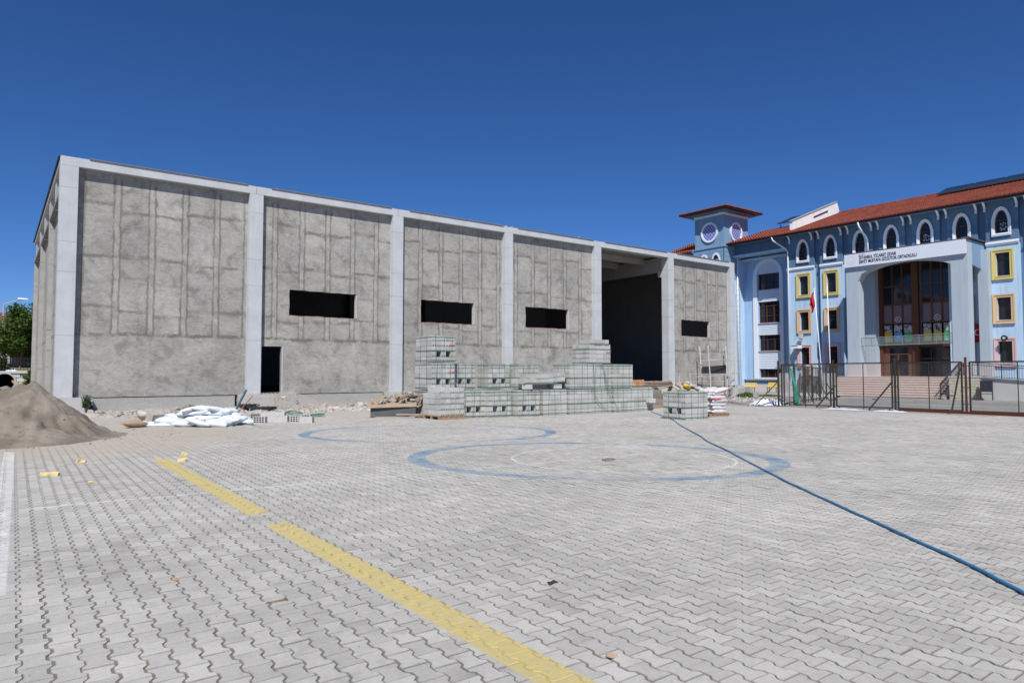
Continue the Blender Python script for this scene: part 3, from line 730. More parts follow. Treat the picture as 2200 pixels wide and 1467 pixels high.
def bracket(parent, X, y, z, w_=.07, s_=1.0, axis='x', sign=-1):
    """white curved console: a quarter arc from wall to eave"""
    pts_o = []; pts_i = []
    for k in range(7):
        a = PI/2*k/6
        pts_o.append((.62*s_*(1-math.cos(a)), -.78*s_*(1-math.sin(a)))); pts_i.append((.10*s_+.52*s_*(1-math.cos(a)), -.78*s_*(1-math.sin(a))-.0-.13*s_*(k/6)))
    prof = [(q[0], q[1]) for q in pts_o] + [(q[0]-.02, q[1]) for q in pts_i[::-1]]
    if axis == 'x': mp = lambda u, v, d: (X-u, y+d, z+v)
    else: mp = lambda u, v, d: (y+d, X-u, z+v)
    m = MB().plate(mp, [(0, -.78*s_)] + pts_o[1:] + [(q[0]+.0, q[1]-.11*s_) for q in pts_o[::-1][:-2]] + [(.13*s_, -.78*s_)], [], -w_, w_)
    part(m, 'eave_bracket', m_white, parent)
for y in (33.72, 31.62, 31.05-.05, 29.02, 28.42, 26.5, 25.95, 24.02, 23.45, 21.5, 20.95, 19.0, 18.45, 16.5, 15.95, 14.0): bracket(school, XS-.02, y, 13.98)
bracket(school, XB-.3, 37.6, 13.2, s_=.8)
for y in (40.0, 42.9): bracket(school, XT, y, 17.35, s_=.75)
for x in (55.9, 59.2): bracket(school, YT, x, 17.35, s_=.75, axis='y')
# tiled roofs -------------------------------------------------
def tile_mat():
    n = NT('clay_roof_tile'); x, y, z, p = n.P()
    t = n.white(n.vec(n.M('FLOOR', n.M('MULTIPLY', y, 3.6)), n.M('FLOOR', n.M('MULTIPLY', x, 3.05)), 0.0))
    a = n.noise(p, .6, 5, .6)
    c = n.mix(t, (.23, .062, .040), (.32, .098, .060)); c = n.mix(1.0, c, n.gray(n.lin(a, .3, .7, .80, 1.15)), 'MULTIPLY')
    c = n.mix(n.smooth(n.noise(p, 5, 4, .7), .58, .75, 0, .5), c, (.25, .08, .05))
    return n.out(c, .85, n.noise(p, 30, 3), .01)
m_tile = tile_mat()
def tiled(a, b, c, d, parent, row=.36, colw=.28, name='roof_tiling'):
    """a,b eave ends, d,c ridge ends; rows of overlapping barrel tiles as real relief"""
    a, b, c, d = map(Vector, (a, b, c, d)); nrm = (b-a).cross(d-a).normalized()
    if nrm.z < 0: nrm = -nrm
    nr = max(2, int((d-a).length/row)); m = MB(); Lw = max((b-a).length, (c-d).length)
    nc = max(2, int(Lw/colw)); per = 4
    for r_ in range(nr):
        t0, t1 = r_/nr, (r_+1)/nr+.01
        p0, q0 = a.lerp(d, t0), b.lerp(c, t0); p1, q1 = a.lerp(d, t1), b.lerp(c, t1); base = len(m.v)
        for k in range(nc*per+1):
            s_ = k/(nc*per); h = .055*abs(math.sin(PI*k/per))
            m.v.append(tuple(p0.lerp(q0, s_)+nrm*(h+.075))); m.v.append(tuple(p1.lerp(q1, s_)+nrm*(h+.02))); m.v.append(tuple(p0.lerp(q0, s_)+nrm*(h*.2)))
        for k in range(nc*per):
            e = base+k*3; m.f.append((e, e+3, e+4, e+1)); m.mi.append(0); m.f.append((e+2, e+5, e+3, e)); m.mi.append(0)
    o = part(m, name, m_tile, parent, fix=False); o['kind'] = 'stuff'; return o
XE, ZE, XR, ZR = 56.0, 13.95, 66.0, 17.25
tiled((XE, 8, ZE), (XE, 34.0, ZE), (XR, 34.0, ZR), (XR, 8, ZR), school)
tiled((XE, 34.0, ZE), (XE, 39.9, ZE), (XE+6.2, 39.4, ZE+2.02), (XE+6.2, 34.0, ZE+2.02), school)
part(MB().hexa([(XE+.05, 8, ZE-.10), (XR, 8, ZE-.1), (XR, 34, ZE-.1), (XE+.05, 34, ZE-.1), (XE+.05, 8, ZE+.0), (XR, 8, ZR-.1), (XR, 34, ZR-.1), (XE+.05, 34, ZE+.0)]), 'roof_deck', m_steel, school)
part(MB().hexa([(XE+.05, 34, ZE-.10), (XE+9, 34, ZE-.1), (XE+9, 39.9, ZE-.1), (XE+.05, 39.9, ZE-.1), (XE+.05, 34, ZE), (XE+6.2, 34, ZE+1.95), (XE+6.2, 39.4, ZE+1.95), (XE+.05, 39.9, ZE)]), 'roof_deck', m_steel, school)
part(MB().box(XE-.05, XE+.05, 8, 39.95, ZE-.16, ZE+.06), 'fascia', m_fascia, school)
part(MB().tube([(XE-.1, 8, ZE-.03), (XE-.1, 39.95, ZE-.03)], .07, 6), 'gutter', m_fascia, school)
part(MB().box(XR-.15, XR+.15, 8, 34, ZR, ZR+.16), 'ridge', m_tile, school)
# white fire wall climbing the roof
yw = 33.9
part(MB().hexa([(57.6, yw-.15, 14.3), (66.3, yw-.15, 17.0), (66.3, yw+.15, 17.0), (57.6, yw+.15, 14.3), (57.6, yw-.15, 15.35), (65.6, yw-.15, 18.35), (65.6, yw+.15, 18.35), (57.6, yw+.15, 15.35)]), 'parapet_wall', mat('peeling_white', (.74, .75, .76), .9, .25, 2.5, 30, .15, .01), school)
part(MB().hexa([(57.5, yw-.2, 15.36), (65.7, yw-.2, 18.36), (65.7, yw+.2, 18.36), (57.5, yw+.2, 15.36), (57.5, yw-.2, 15.42), (65.7, yw-.2, 18.44), (65.7, yw+.2, 18.44), (57.5, yw+.2, 15.42)]), 'parapet_cap', mat('grey_cap', (.28, .29, .31), .7), school)
# tower roof: shallow pyramid with wide eaves
e = 1.05; xa, xb, ya, yb = XT-e, XT+4+e, YT-e, 43.2+e; zt = 17.35; ap = ((xa+xb)/2, (ya+yb)/2, zt+.40)
c4 = [(xa, ya, zt), (xb, ya, zt), (xb, yb, zt), (xa, yb, zt)]
mt = MB()
for k in range(4):
    A, B = Vector(c4[k]), Vector(c4[(k+1) % 4]); nr = 9
    for r_ in range(nr):
        t0, t1 = r_/nr, (r_+1)/nr+.01; q = Vector(ap); up = Vector((0, 0, .07)); nseg = 26
        for s_ in range(nseg):
            h0, h1 = (.05, 0) if s_ % 2 else (0, .05)
            P = lambda s, t: A.lerp(B, s).lerp(q, t)
            mt.quad(P(s_/nseg, t0)+up+Vector((0,0,h0)), P((s_+1)/nseg, t0)+up+Vector((0,0,h1)), P((s_+1)/nseg, t1)+Vector((0,0,h1)), P(s_/nseg, t1)+Vector((0,0,h0)))
            mt.quad(P(s_/nseg, t0), P((s_+1)/nseg, t0), P((s_+1)/nseg, t0)+up+Vector((0,0,h1)), P(s_/nseg, t0)+up+Vector((0,0,h0)))
o = part(mt, 'tower_roof_tiling', m_tile, school, fix=False); o['kind'] = 'stuff'
part(MB().hexa([(xa+.06, ya+.06, zt-.13), (xb-.06, ya+.06, zt-.13), (xb-.06, yb-.06, zt-.13), (xa+.06, yb-.06, zt-.13), (xa+.06, ya+.06, zt+.02), (xb-.06, ya+.06, zt+.02), (xb-.06, yb-.06, zt+.02), (xa+.06, yb-.06, zt+.02)]), 'tower_soffit', m_fascia, school)
part(MB().box(XT-.5, XT+4.5, YT-.5, 43.7, zt-.3, zt-.135), 'tower_soffit', m_steel, school)
# roof piece of the wing seen behind the hall, left of the tower
tiled((XT-.3, 43.3, 13.6), (XT-.3, 47.5, 13.6), (XT+5, 47.5, 15.6), (XT+5, 43.3, 15.6), school)
part(MB().box(XT+.2, XT+5, 43.2, 47.4, -.5, 13.55), 'wing_wall', m_mid, school)
part(MB().box(XT-.4, XT-.25, 43.2, 47.5, 13.45, 13.62), 'fascia', m_fascia, school)
# downpipes with swan necks
for (Y, X, zt_, zb) in ((34.12, XS-.16, 13.85, 0.0), (27.02, XS-.25, 13.85, 10.9), (YT-.12, XT+1.95, 13.6, 0.2)):
    pts = [(XE-.08, Y+.05, zt_), (XE+.02, Y+.03, zt_-.35), (X-.12, Y-.55 if Y == 34.12 else Y-.25, zt_-1.15), (X, Y-.6 if Y == 34.12 else Y-.3, zt_-1.4), (X, Y-.6 if Y == 34.12 else Y-.3, zb)] if Y < 39 else [(X, Y, zt_), (X, Y, zb)]
    if Y == 34.12: pts = [(XE-.08, 34.85, zt_), (XE+.0, 34.8, zt_-.3), (X-.12, 34.0, zt_-1.1), (X, 33.85, zt_-1.4), (X, 33.85, zb)]
    part(MB().tube(pts, .07, 8), 'downpipe', m_white, school, smooth=True)
# ------------------------------------------------------------------ porch, glazed entrance, steps
XP = 53.8; ZF = 1.29
def Yat(px, X, py=700): return on_x(px, py, X).y
pl0, pl1 = Yat(1846, XP), Yat(1820, XP); pr0, pr1 = Yat(2082.5, XP), Yat(2046, XP)
# front wall of the porch with its flat arched opening
op = [(pr1, 2.35), (pl0, 2.35), (pl0, 8.75), (pl0-.28, 9.30)]
for k in range(1, 12):
    t = k/12; a = (pl0-.28)*(1-t)+pr1*t; op.append((a, 9.30+.62*math.sin(PI*t)**.75))
op += [(pr1, 9.30)]
outer = [(pr0, 2.35), (pr1, 2.35)] + [op[-1]] + op[3:-1][::-1] + [(pl0, 8.75), (pl0, 2.35), (pl1, 2.35), (pl1, 10.9), (pr0, 10.9)]
part(MB().plate(plane_x(XP), outer, [], 0, .85), 'porch_front', m_grayp, school)
part(MB().box(XP+.85, XS+.2, pr0, pr0+.25, 9.65, 10.9), 'porch_side_beam', m_mid, school)
part(MB().box(XP+.85, XS+.2, pl1-.25, pl1, 9.65, 10.9), 'porch_side_beam', m_mid, school)
part(MB().hexa([(XP+.85, pr0, 9.2), (XS, pr0, 8.9), (XS, pr0+.2, 8.9), (XP+.85, pr0+.2, 9.2), (XP+.85, pr0, 9.65), (XS, pr0, 9.65), (XS, pr0+.2, 9.65), (XP+.85, pr0+.2, 9.65)]), 'porch_side_beam', m_mid, school)
part(MB().box(XP+.3, XS+.3, pr0+.1, pl1-.1, 10.4, 10.88), 'porch_ceiling', m_grayp, school)
part(MB().box(XP-.14, XP+.35, pr0-.12, pl1+.12, 10.91, 10.98).box(XP-.12, XS+.2, pr0-.16, pr0+.3, 10.99, 11.05), 'porch_coping', mat('coping_metal', (.12, .10, .10), .6), school)
for nm, a, b in (('l', pl0, pl1), ('r', pr0, pr1)):
    part(MB().box(XP-.06, XP+.90, a-.06, b+.06, ZF, 2.34), 'pillar_base', m_marble, school)
# rear half pillars against the facade
for a, b in ((Yat(2127, 56.4), Yat(2105, 56.4)), (26.05, 26.9)):
    part(MB().box(56.3, XS+.3, a, b, 2.35, 10.4), 'rear_pillar', m_grayp, school)
    part(MB().box(56.24, XS+.3, a-.05, b+.05, ZF-.02, 2.34), 'pillar_base', m_marble, school)
part(MB().box(XS-.02, XS+.3, 26.9, 28.6, 1.0, 2.2), 'base_cladding', m_marble, school)
# name board with raised lettering
bd = part(MB().box(XP-.20, XP-.012, pr0+.02, pl1+.02, 9.88, 10.88), 'name_board', mat('white_board', (.66, .70, .78), .5, .03, 1, 30, .02, .001), school)
def text(body, X, y, z, size, m, parent, name='lettering', bold=.0, depth_=.012, align='LEFT'):
    cu = bpy.data.curves.new('t', 'FONT'); cu.body = body; cu.size = size; cu.extrude = depth_; cu.offset = bold; cu.align_x = align
    t = bpy.data.objects.new('t', cu); col.objects.link(t); bpy.context.view_layer.update()
    dg = bpy.context.evaluated_depsgraph_get(); me = bpy.data.meshes.new_from_object(t.evaluated_get(dg)); bpy.data.objects.remove(t)
    me.transform(Matrix(((0,0,-1,0),(-1,0,0,0),(0,1,0,0),(0,0,0,1)))); me.materials.clear(); me.materials.append(m)
    org = wloc(parent) if parent else Vector((0,0,0)); o = bpy.data.objects.new(name, me); col.objects.link(o)
    if parent: o.parent = parent
    o.location = Vector((X, y, z))-org; return o, max(v.co.y for v in me.vertices)-min(v.co.y for v in me.vertices)
def fit_text(body, X, ystart, yend, z, cap, m, parent, **k):
    o, wd = text(body, X, ystart, z, 1.0, m, parent, **k)
    o.scale = (1, (ystart-yend)/wd, cap/.70); return o
m_ink = mat('navy_ink', (.02, .02, .05), .6)
y0 = Yat(1845.5, XP-.2, 560)
fit_text('İSTANBUL TİCARET ODASI', XP-.205, y0, Yat(1924.5, XP-.2, 545), 10.42, .235, m_ink, bd, bold=.012)
fit_text('ŞEHİT MUSTAFA GÖZÜTOK ORTAOKULU', XP-.205, y0, Yat(1969, XP-.2, 545), 10.10, .235, m_ink, bd, bold=.012)
fit_text('ISPARTA', XP-.205, y0, Yat(1859, XP-.2, 545), 10.735, .075, mat('faded_ink', (.42, .44, .55), .7), bd)
mr = mat('faded_red_print', (.62, .52, .60), .7)
yc = (y0+pl1)/2+.05
m = MB().plate(plane_x(XP-.206), circ(yc, 10.38, .34), [circ(yc, 10.38, .31)], 0, .004)
for k in range(5): m.plate(plane_x(XP-.206), [(yc-.2+.08*k, 10.2), (yc-.17+.08*k, 10.2), (yc-.17+.08*k, 10.3+.12*(k % 2)), (yc-.2+.08*k, 10.3+.12*(k % 2))], [], 0, .004)
part(m, 'emblem', mr, bd)
# glazed front: brown frames, three panes between the posts, four storeys of them
XG = XS+.1
yA, yB = 26.05, 19.0
zr = [ZF, 3.62, 3.93, 5.42, 6.98, 8.45, 10.35]
groups = [(26.0, 23.55), (23.1, 20.75), (20.15, 18.9)]
fr = part(MB().box(XG-.05, XG+.1, yB, yA, 3.63, 3.92), 'glazed_front', m_brown, school)
part(MB().box(XG-.04, XG+.1, yB, yA, 10.2, 10.45), 'head_beam', m_brown, fr)
posts = MB()
for y, hw in ((26.0, .22), (23.33, .24), (20.45, .31)): posts.box(XG-.16, XG+.1, y-hw, y+hw, ZF, 10.2)
part(posts, 'mullion_post', m_brown, fr)
prints = {'y': mat('print_yellow', (.55, .40, .04), .5, .1, 2), 'b': mat('print_blue', (.12, .30, .60), .5, .1, 2), 'g': mat('print_green', (.04, .30, .10), .5, .1, 2)}
def crowd_mat():
    n = NT('photo_print'); x, y, z, p = n.P()
    a = n.noise(n.mapping(p, (1, 3, 4)), 1.3, 4, .7); b = n.noise(p, 4.5, 3, .6)
    c = n.mix(n.smooth(a, .44, .5), (.03, .03, .035), (.42, .40, .42)); c = n.mix(n.smooth(b, .58, .62), c, (.30, .17, .12)); c = n.mix(n.smooth(b, .36, .4, 1, 0), c, (.04, .07, .03))
    return n.out(c, .5)
m_crowd = crowd_mat()
ci = 0
for gi, (ya, yb) in enumerate(groups):
    for row in range(1, 6):
        z0, z1 = zr[row+0] if row > 1 else 3.93, zr[row+1] if row < 5 else 10.2
        if row == 1: z0, z1 = 3.93, 5.42
        w_ = (ya-.22-yb)/3 if gi < 2 else .62
        for k in range(3 if gi < 2 else 2):
            a1 = ya-.21-k*w_; a0 = a1-w_
            gm = m_glass
            if row == 3: gm = m_blind
            if row == 2: gm = (m_curt, mat('pale_curtain', (.30, .33, .33), .9), m_curt)[k % 3]
            m = MB().plate(plane_x(XG-.02), rect(a0, a1, z0, z1), [rect(a0+.06, a1-.06, z0+.06, z1-.06)], 0, .1)
            f_ = part(m, 'casement', m_brown, school)
            if row == 1:
                c_ = 'ybg'[ci % 3]; c_ = {(0,0):'y',(0,1):'b',(0,2):'g',(1,0):'y',(1,1):'y',(1,2):'g',(2,0):'b',(2,1):'y'}[(gi, k)]
                part(MB().box(XG+.02, XG+.04, a0+.05, a1-.05, z0+.05, z0+.85), 'poster', prints[c_], f_)
                part(MB().box(XG+.021, XG+.041, a0+.05, a1-.05, z0+.852, z1-.05), 'photo_strip', m_crowd, f_)
                if gi == 1 and k > 0 or gi == 0 and k == 2:
                    text('GELENEK' if k == 1 else 'BİLİM', XG+.018, (a0+a1)/2, z0+.12, .17, mat('print_white', (.75, .75, .75), .6), f_, depth_=.002, align='CENTER')
                m = MB()
                if c_ == 'y' and gi == 1 and k == 1:
                    m.plate(plane_x(XG+.012), [((a0+a1)/2-.1, z0+.45), ((a0+a1)/2+.1, z0+.45), ((a0+a1)/2+.02, z0+.52), ((a0+a1)/2, z0+.75), ((a0+a1)/2-.02, z0+.52)], [], 0, .004); part(m, 'emblem', mat('print_white', (.75,.75,.75), .6), f_)
                elif c_ == 'b':
                    m.plate(plane_x(XG+.012), [((a0+a1)/2-.18, z0+.42), ((a0+a1)/2+.18, z0+.42), ((a0+a1)/2+.12, z0+.5), ((a0+a1)/2, z0+.6), ((a0+a1)/2-.12, z0+.5)], [], 0, .004); part(m, 'emblem', mat('print_pale_blue', (.35,.55,.75), .6), f_)
            else:
                part(MB().box(XG+.03, XG+.05, a0+.05, a1-.05, z0+.05, z1-.05), 'pane', gm, f_)
                if row == 3 and k == 1 and gi < 2:
                    yy = (a0+a1)/2; zz = z0+.38
                    m = MB().plate(plane_x(XG+.018), circ(yy, zz, .24, 20), [circ(yy, zz, .16, 20)], 0, .006).plate(plane_x(XG+.018), circ(yy+.02, zz, .08, 12), [], 0, .006)
                    part(m, 'emblem', mat('emblem_grey', (.40, .38, .44), .7), f_)
# ground level: double door on the left, framed panes on the right
f_ = part(MB().plate(plane_x(XG-.02), rect(23.55, 25.8, ZF, 3.62), [rect(24.75, 25.35, ZF+.08, 3.0), rect(23.95, 24.65, ZF+.08, 3.0), rect(23.95, 25.35, 3.08, 3.55)], 0, .1), 'entrance_door', mat('brown_door', (.13, .06, .04), .5), school)
part(MB().box(XG+.03, XG+.05, 23.9, 25.4, ZF+.05, 3.58), 'pane', m_glass, f_)
part(MB().box(XG-.09, XG-.05, 24.62, 24.66, 1.9, 2.6).box(XG-.09, XG-.05, 24.76, 24.8, 1.9, 2.6), 'handle', m_iron, f_)
f_ = part(MB().plate(plane_x(XG-.03), rect(20.75, 23.1, ZF, 3.62), [rect(a, a+.72, z, z2) for a in (20.8, 21.57, 22.33) for z, z2 in ((ZF+.06, 2.62), (2.7, 3.56))], 0, .1), 'entrance_glazing', m_brown, school)
part(MB().box(XG+.03, XG+.05, 20.8, 23.08, ZF+.05, 3.58), 'pane', m_glass, f_)
f_ = part(MB().plate(plane_x(XG-.03), rect(18.6, 20.15, ZF, 3.62), [rect(18.7, 20.0, ZF+.06, 2.9), rect(18.7, 20.0, 3.0, 3.55)], 0, .1), 'entrance_glazing', m_brown, school)
part(MB().box(XG+.03, XG+.05, 18.65, 20.1, ZF+.05, 3.58), 'pane', m_glass, f_)
part(MB().box(XS+.5, XS+.6, 18.5, 26.2, 0, 11), 'inner_dark', m_inside, school)
# balcony parapet of glass and steel hung between the pillars
bz = on_x(1850, 741, XP+.3).z
gb = MB()
ya, yb = pl0+.35, pr1+.0
gb.bar((XP+.2, ya, 3.66), (XP+.2, yb, 3.70), .05); gb.bar((XP+.2, ya, 4.26), (XP+.2, yb, 4.38), .05)
for k in range(7):
    t = k/6; y = ya+(yb-ya)*t; gb.bar((XP+.2, y, 3.62), (XP+.2, y, 4.28+.1*t), .04)
bp = part(gb, 'balcony_rail', mat('steel_rail', (.30, .33, .34), .5, metal=.5), school)
mg = NT('clear_guard_glass'); mg.b.inputs['Alpha'].default_value = .16; mg.out((.30, .42, .42), .1, spec=.5)
part(MB().box(XP+.19, XP+.205, yb, ya, 3.7, 4.26), 'glass_panel', mg.m, bp)
# porch floor and steps
part(MB().box(52.9, XS+.1, 18.55, 28.2, -.4, ZF), 'porch_floor', m_marble, school)
steps = thing('entrance_steps', 'broad pinkish stone steps leading up to the glazed school entrance', 'steps', (51.4, 23.3, -.2))
m_step = mat('pink_granite_step', (.60, .505, .455), .7, .1, 1.2, 25, .22, .002, rnd=.05)
ns = 9; g0 = -.22; rise = (ZF-g0)/ns; ysL, ysR = 27.3, 18.75
for k in range(ns):
    x0 = 49.9+k*.335; z1 = g0+rise*(k+1)
    part(MB().box(x0, 52.95, ysR, ysL-.25*(ns-1-k)*0, z1-rise if k else z1-rise-.3, z1-.035), 'step', mat('step_riser', (.50, .41, .365), .8, .1, 2, 25, .2, .002), steps)
    part(MB().box(x0-.035, x0+.36, ysR, ysL, z1-.033, z1), 'tread', m_step, steps)
# stone flank wall of pale yellow blocks, right of the steps
sw_ = thing('stone_flank_wall', 'low wall of pale yellow limestone blocks at the right of the entrance steps', 'wall', (50, 18.5, -.2))
m_lime = mat('yellow_limestone', (.52, .48, .37), .9, .18, 3, 30, .15, .012, rnd=.10)
part(MB().box(49.98, 52.8, 16.75, 18.5, -.5, 1.25), 'wall_core', mat('wall_mortar', (.33, .31, .27), .95, .2, 3, 30, .2), sw_)
part(MB().box(49.92, 52.85, 16.7, 18.54, 1.26, 1.36), 'coping', m_marble, sw_)
rr = random.Random(8)
zrow = -.25; row = 0
while zrow < 1.2:
    h = .185; y = 16.76 + (0 if row % 2 else -.0); first = True
    while y < 18.48:
        L = rr.uniform(.28, .55) if not first else rr.uniform(.2, .4); L = min(L, 18.49-y); first = False
        part(MB().box(49.94-rr.uniform(0, .025), 50.0, y+.006, y+L-.006, zrow+.006, zrow+h-.006), 'stone', m_lime, sw_); y += L
    zrow += h; row += 1
# ramp at the right
rp = thing('access_ramp', 'grey-white rendered access ramp with an iron handrail right of the entrance steps', 'ramp', (51, 12, -.2))
part(MB().hexa([(50.3, 6, -.5), (52.6, 6, -.5), (52.6, 16.74, -.5), (50.3, 16.74, -.5), (50.3, 6, .35), (52.6, 6, .35), (52.6, 16.74, 1.22), (50.3, 16.74, 1.22)]), 'ramp_wall', mat('whitish_render', (.50, .50, .48), .9, .15, 1.2, 30, .12, .01, streak=.15), rp)
part(MB().hexa([(50.2, 6, .36), (50.6, 6, .36), (50.6, 16.74, 1.23), (50.2, 16.74, 1.23), (50.2, 6, .43), (50.6, 6, .43), (50.6, 16.74, 1.31), (50.2, 16.74, 1.31)]), 'coping', mat('grey_ledge2', (.22, .22, .23), .8), rp)
rl = MB()
for dz in (.85, .72): rl.bar((50.4, 17.3, 1.38+dz), (50.4, 6, .40+dz), .045)
rl.bar((50.4, 17.3, 1.42), (50.4, 6, .50), .03)
for k in range(8):
    t = k/7; rl.bar((50.4, 17.3-11.3*t, 1.3-.93*t), (50.4, 17.3-11.3*t, 2.2-.95*t), .045)
rr_ = part(rl, 'handrail', m_iron, rp)
bl = MB()
for k in range(84): t = k/84; bl.bar((50.4, 17.3-11.3*t, 1.42-.92*t), (50.4, 17.3-11.3*t, 2.08-.96*t), .014)
part(bl, 'baluster', m_iron, rr_, kind='stuff')
# stair handrails
def stair_rail(name, lab, y):
    t = thing(name, lab, 'handrail', (49.9, y, g0))
    a, b, c = Vector((49.75, y, g0+.12)), Vector((52.9, y, ZF)), Vector((54.0, y, ZF))
    m = MB()
    for dz in (.95, .86, .18): m.bar(a+Vector((0,0,dz)), b+Vector((0,0,dz)), .05); m.bar(b+Vector((0,0,dz)), c+Vector((0,0,dz)), .05)
    part(m, 'rail', m_iron, t)
    for q in (a, a.lerp(b, .5), b, c): part(MB().bar(q-Vector((0,0,.1)), q+Vector((0,0,.97)), .055), 'post', m_iron, t)
    m = MB()
    for k in range(24):
        q = a.lerp(b, k/24); m.bar(q+Vector((0,0,.18)), q+Vector((0,0,.9)), .016)
    for k in range(8):
        q = b.lerp(c, k/8); m.bar(q+Vector((0,0,.18)), q+Vector((0,0,.9)), .016)
    part(m, 'baluster', m_iron, t, kind='stuff')
stair_rail('stair_handrail', 'black iron handrail on the left side of the school steps, by the flagpoles', 27.5)
stair_rail('stair_handrail', 'black iron handrail on the right side of the school steps, by the yellow stone wall', 18.95)
part(MB().box(50.2, 52.9, 27.7, 30.6, -.4, -.1).box(51.0, 52.9, 27.7, 30.2, -.1, .45).box(52.0, 52.9, 27.7, 29.8, .45, .9), 'side_step', m_marble, steps)
# black notice stand
ns_ = thing('notice_stand', 'small black notice board on two legs against the ramp wall', 'sign', (49.7, Yat(2120, 49.7), -.2))
yy = Yat(2119, 49.7, 830)
part(MB().box(49.68, 49.72, yy-.34, yy+.34, .38, 1.08), 'board', mat('slate_board', (.018, .02, .03), .4), ns_)
for s_ in (-.32, .32): part(MB().box(49.7, 49.74, yy+s_-.025, yy+s_+.025, -.22, 1.0), 'leg', m_iron, ns_)
part(MB().box(49.69, 49.73, yy-.34, yy+.34, .24, .28), 'crossbar', m_iron, ns_)
tag(part(MB().box(49.6, 49.85, yy+.38, yy+.55, -.22, .5), 'litter_bin', mat('rust_brown', (.06, .035, .025), .8)), 'narrow rusty brown bin left of the black notice board', 'bin')
# lamps, camera box and the camera dome of the facade
def floodlight(y, z, lab, dark=False):
    t = thing('floodlight', lab, 'floodlight', (XS-.35, y, z))
    part(MB().hexa([(XS-.55, y-.16, z-.2), (XS-.3, y-.16, z-.25), (XS-.3, y+.16, z-.25), (XS-.55, y+.16, z-.2), (XS-.5, y-.16, z+.25), (XS-.3, y-.16, z+.25), (XS-.3, y+.16, z+.25), (XS-.5, y+.16, z+.25)]), 'housing', m_iron if dark else mat('lamp_grey', (.4, .45, .42), .5), t)
    part(MB().box(XS-.57, XS-.545, y-.13, y+.13, z-.15, z+.2), 'lens', m_glass if dark else mat('lamp_lens', (.50, .58, .52), .3), t)
    part(MB().bar((XS-.3, y, z), (XS+.02, y, z+.0), .05), 'arm', m_iron, t)
p_ = on_x(1721, 723, XS-.4); floodlight(p_.y, p_.z, 'grey floodlight on the blue wall under the leftmost orange window')
p_ = on_x(2158, 726, XS-.4)
t = thing('floodlight', 'round black floodlight above the pink window right of the porch', 'floodlight', (XS-.3, p_.y, p_.z))
part(MB().tube([(XS-.5, p_.y, p_.z), (XS-.22, p_.y, p_.z)], [.2, .16], 14), 'housing', m_iron, t); part(MB().bar((XS-.2, p_.y, p_.z), (XS+.03, p_.y, p_.z), .06), 'arm', m_iron, t)
part(MB().tube([(XS-.53, p_.y, p_.z), (XS-.5, p_.y, p_.z)], .09, 12), 'lens', mat('lamp_lens', (.50, .58, .52), .3), t)
p_ = on_x(1710, 746, XS-.5)
solo(MB().box(XS-.75, XS+.02, p_.y-.32, p_.y+.30, p_.z-.1, p_.z+.16).box(XS-.8, XS-.7, p_.y-.34, p_.y+.32, p_.z+.16, p_.z+.2), 'camera_box', m_white, 'white box canopy fixed to the blue wall beside the leftmost pink window', 'canopy')
# wall flag hanging behind the right-hand pillar
m_red = mat('flag_red', (.38, .012, .02), .8, .12, 3, 40, .05)
def crescent(cy, cz, r, mp, m):
    o_, i_ = [], []
    for k in range(15):
        a = math.radians(40+280*k/14); o_.append((cy+r*math.cos(a), cz+r*math.sin(a)))
    for k in range(15):
        a = math.radians(320-280*k/14); q = math.radians(318-276*k/14); i_.append((cy+r*.22+r*.80*math.cos(q), cz+r*.80*math.sin(q)))
    m.plate(mp, o_+i_, [], 0, .004)
    st = []
    for k in range(10):
        a = math.radians(180+36*k); rr2 = r*.42 if k % 2 == 0 else r*.16; st.append((cy+r*1.05+rr2*math.cos(a), cz+rr2*math.sin(a)))
    m.plate(mp, st, [], 0, .004)
yf0, yf1 = Yat(2111, XS-.3), Yat(2094, XS-.3)
fl = thing('wall_flag', 'red flag with white crescent and star hung behind the right porch pillar', 'flag', (XS-.25, (yf0+yf1)/2, 3.8))
part(MB().box(XS-.26, XS-.24, yf0-.4, yf1+.7, 3.8, 5.1), 'cloth', m_red, fl)
m = MB(); crescent(-((yf0+yf1)/2+.1), 4.5, .22, lambda u, v, d: (XS-.275+d, -u, v), m); part(m, 'crescent_and_star', m_white, fl)
# solar heaters on the roof
def solar(lab, y0, y1, x0, x1, dz=.45):
    t = thing('solar_panel', lab, 'solar panel', ((x0+x1)/2, (y0+y1)/2, ZE+(x0-XE)*.33))
    z0 = ZE+(x0-XE)*.33+dz; z1 = ZE+(x1-XE)*.33+dz+.10
    part(MB().hexa([(x0, y0, z0), (x1, y0, z1), (x1, y1, z1), (x0, y1, z0), (x0, y0, z0+.12), (x1, y0, z1+.12), (x1, y1, z1+.12), (x0, y1, z0+.12)]), 'frame', mat('panel_frame', (.04, .04, .045), .4), t)
    part(MB().hexa([(x0+.08, y0+.08, z0+.125), (x1-.08, y0+.08, z1+.125), (x1-.08, y1-.08, z1+.125), (x0+.08, y1-.08, z0+.125), (x0+.08, y0+.08, z0+.14), (x1-.08, y0+.08, z1+.14), (x1-.08, y1-.08, z1+.14), (x0+.08, y1-.08, z0+.14)]), 'glass', m_glass, t)
    m = MB()
    for yy in (y0+.2, y1-.2):
        m.bar((x1-.3, yy, z1-dz-.3), (x1-.3, yy, z1), .06); m.bar((x0+.3, yy, z0-dz), (x0+.3, yy, z0), .06)
    part(m, 'support', m_iron, t)
k = 0
for yy, lab in ((36.6, 'leftmost dark solar panel, on the tiled roof between tower and white fire wall'), (34.6, 'dark solar panel on the tiled roof, hard against the white fire wall')):
    solar(lab, yy-.9, yy+.9, 61.2, 63.8, .5)
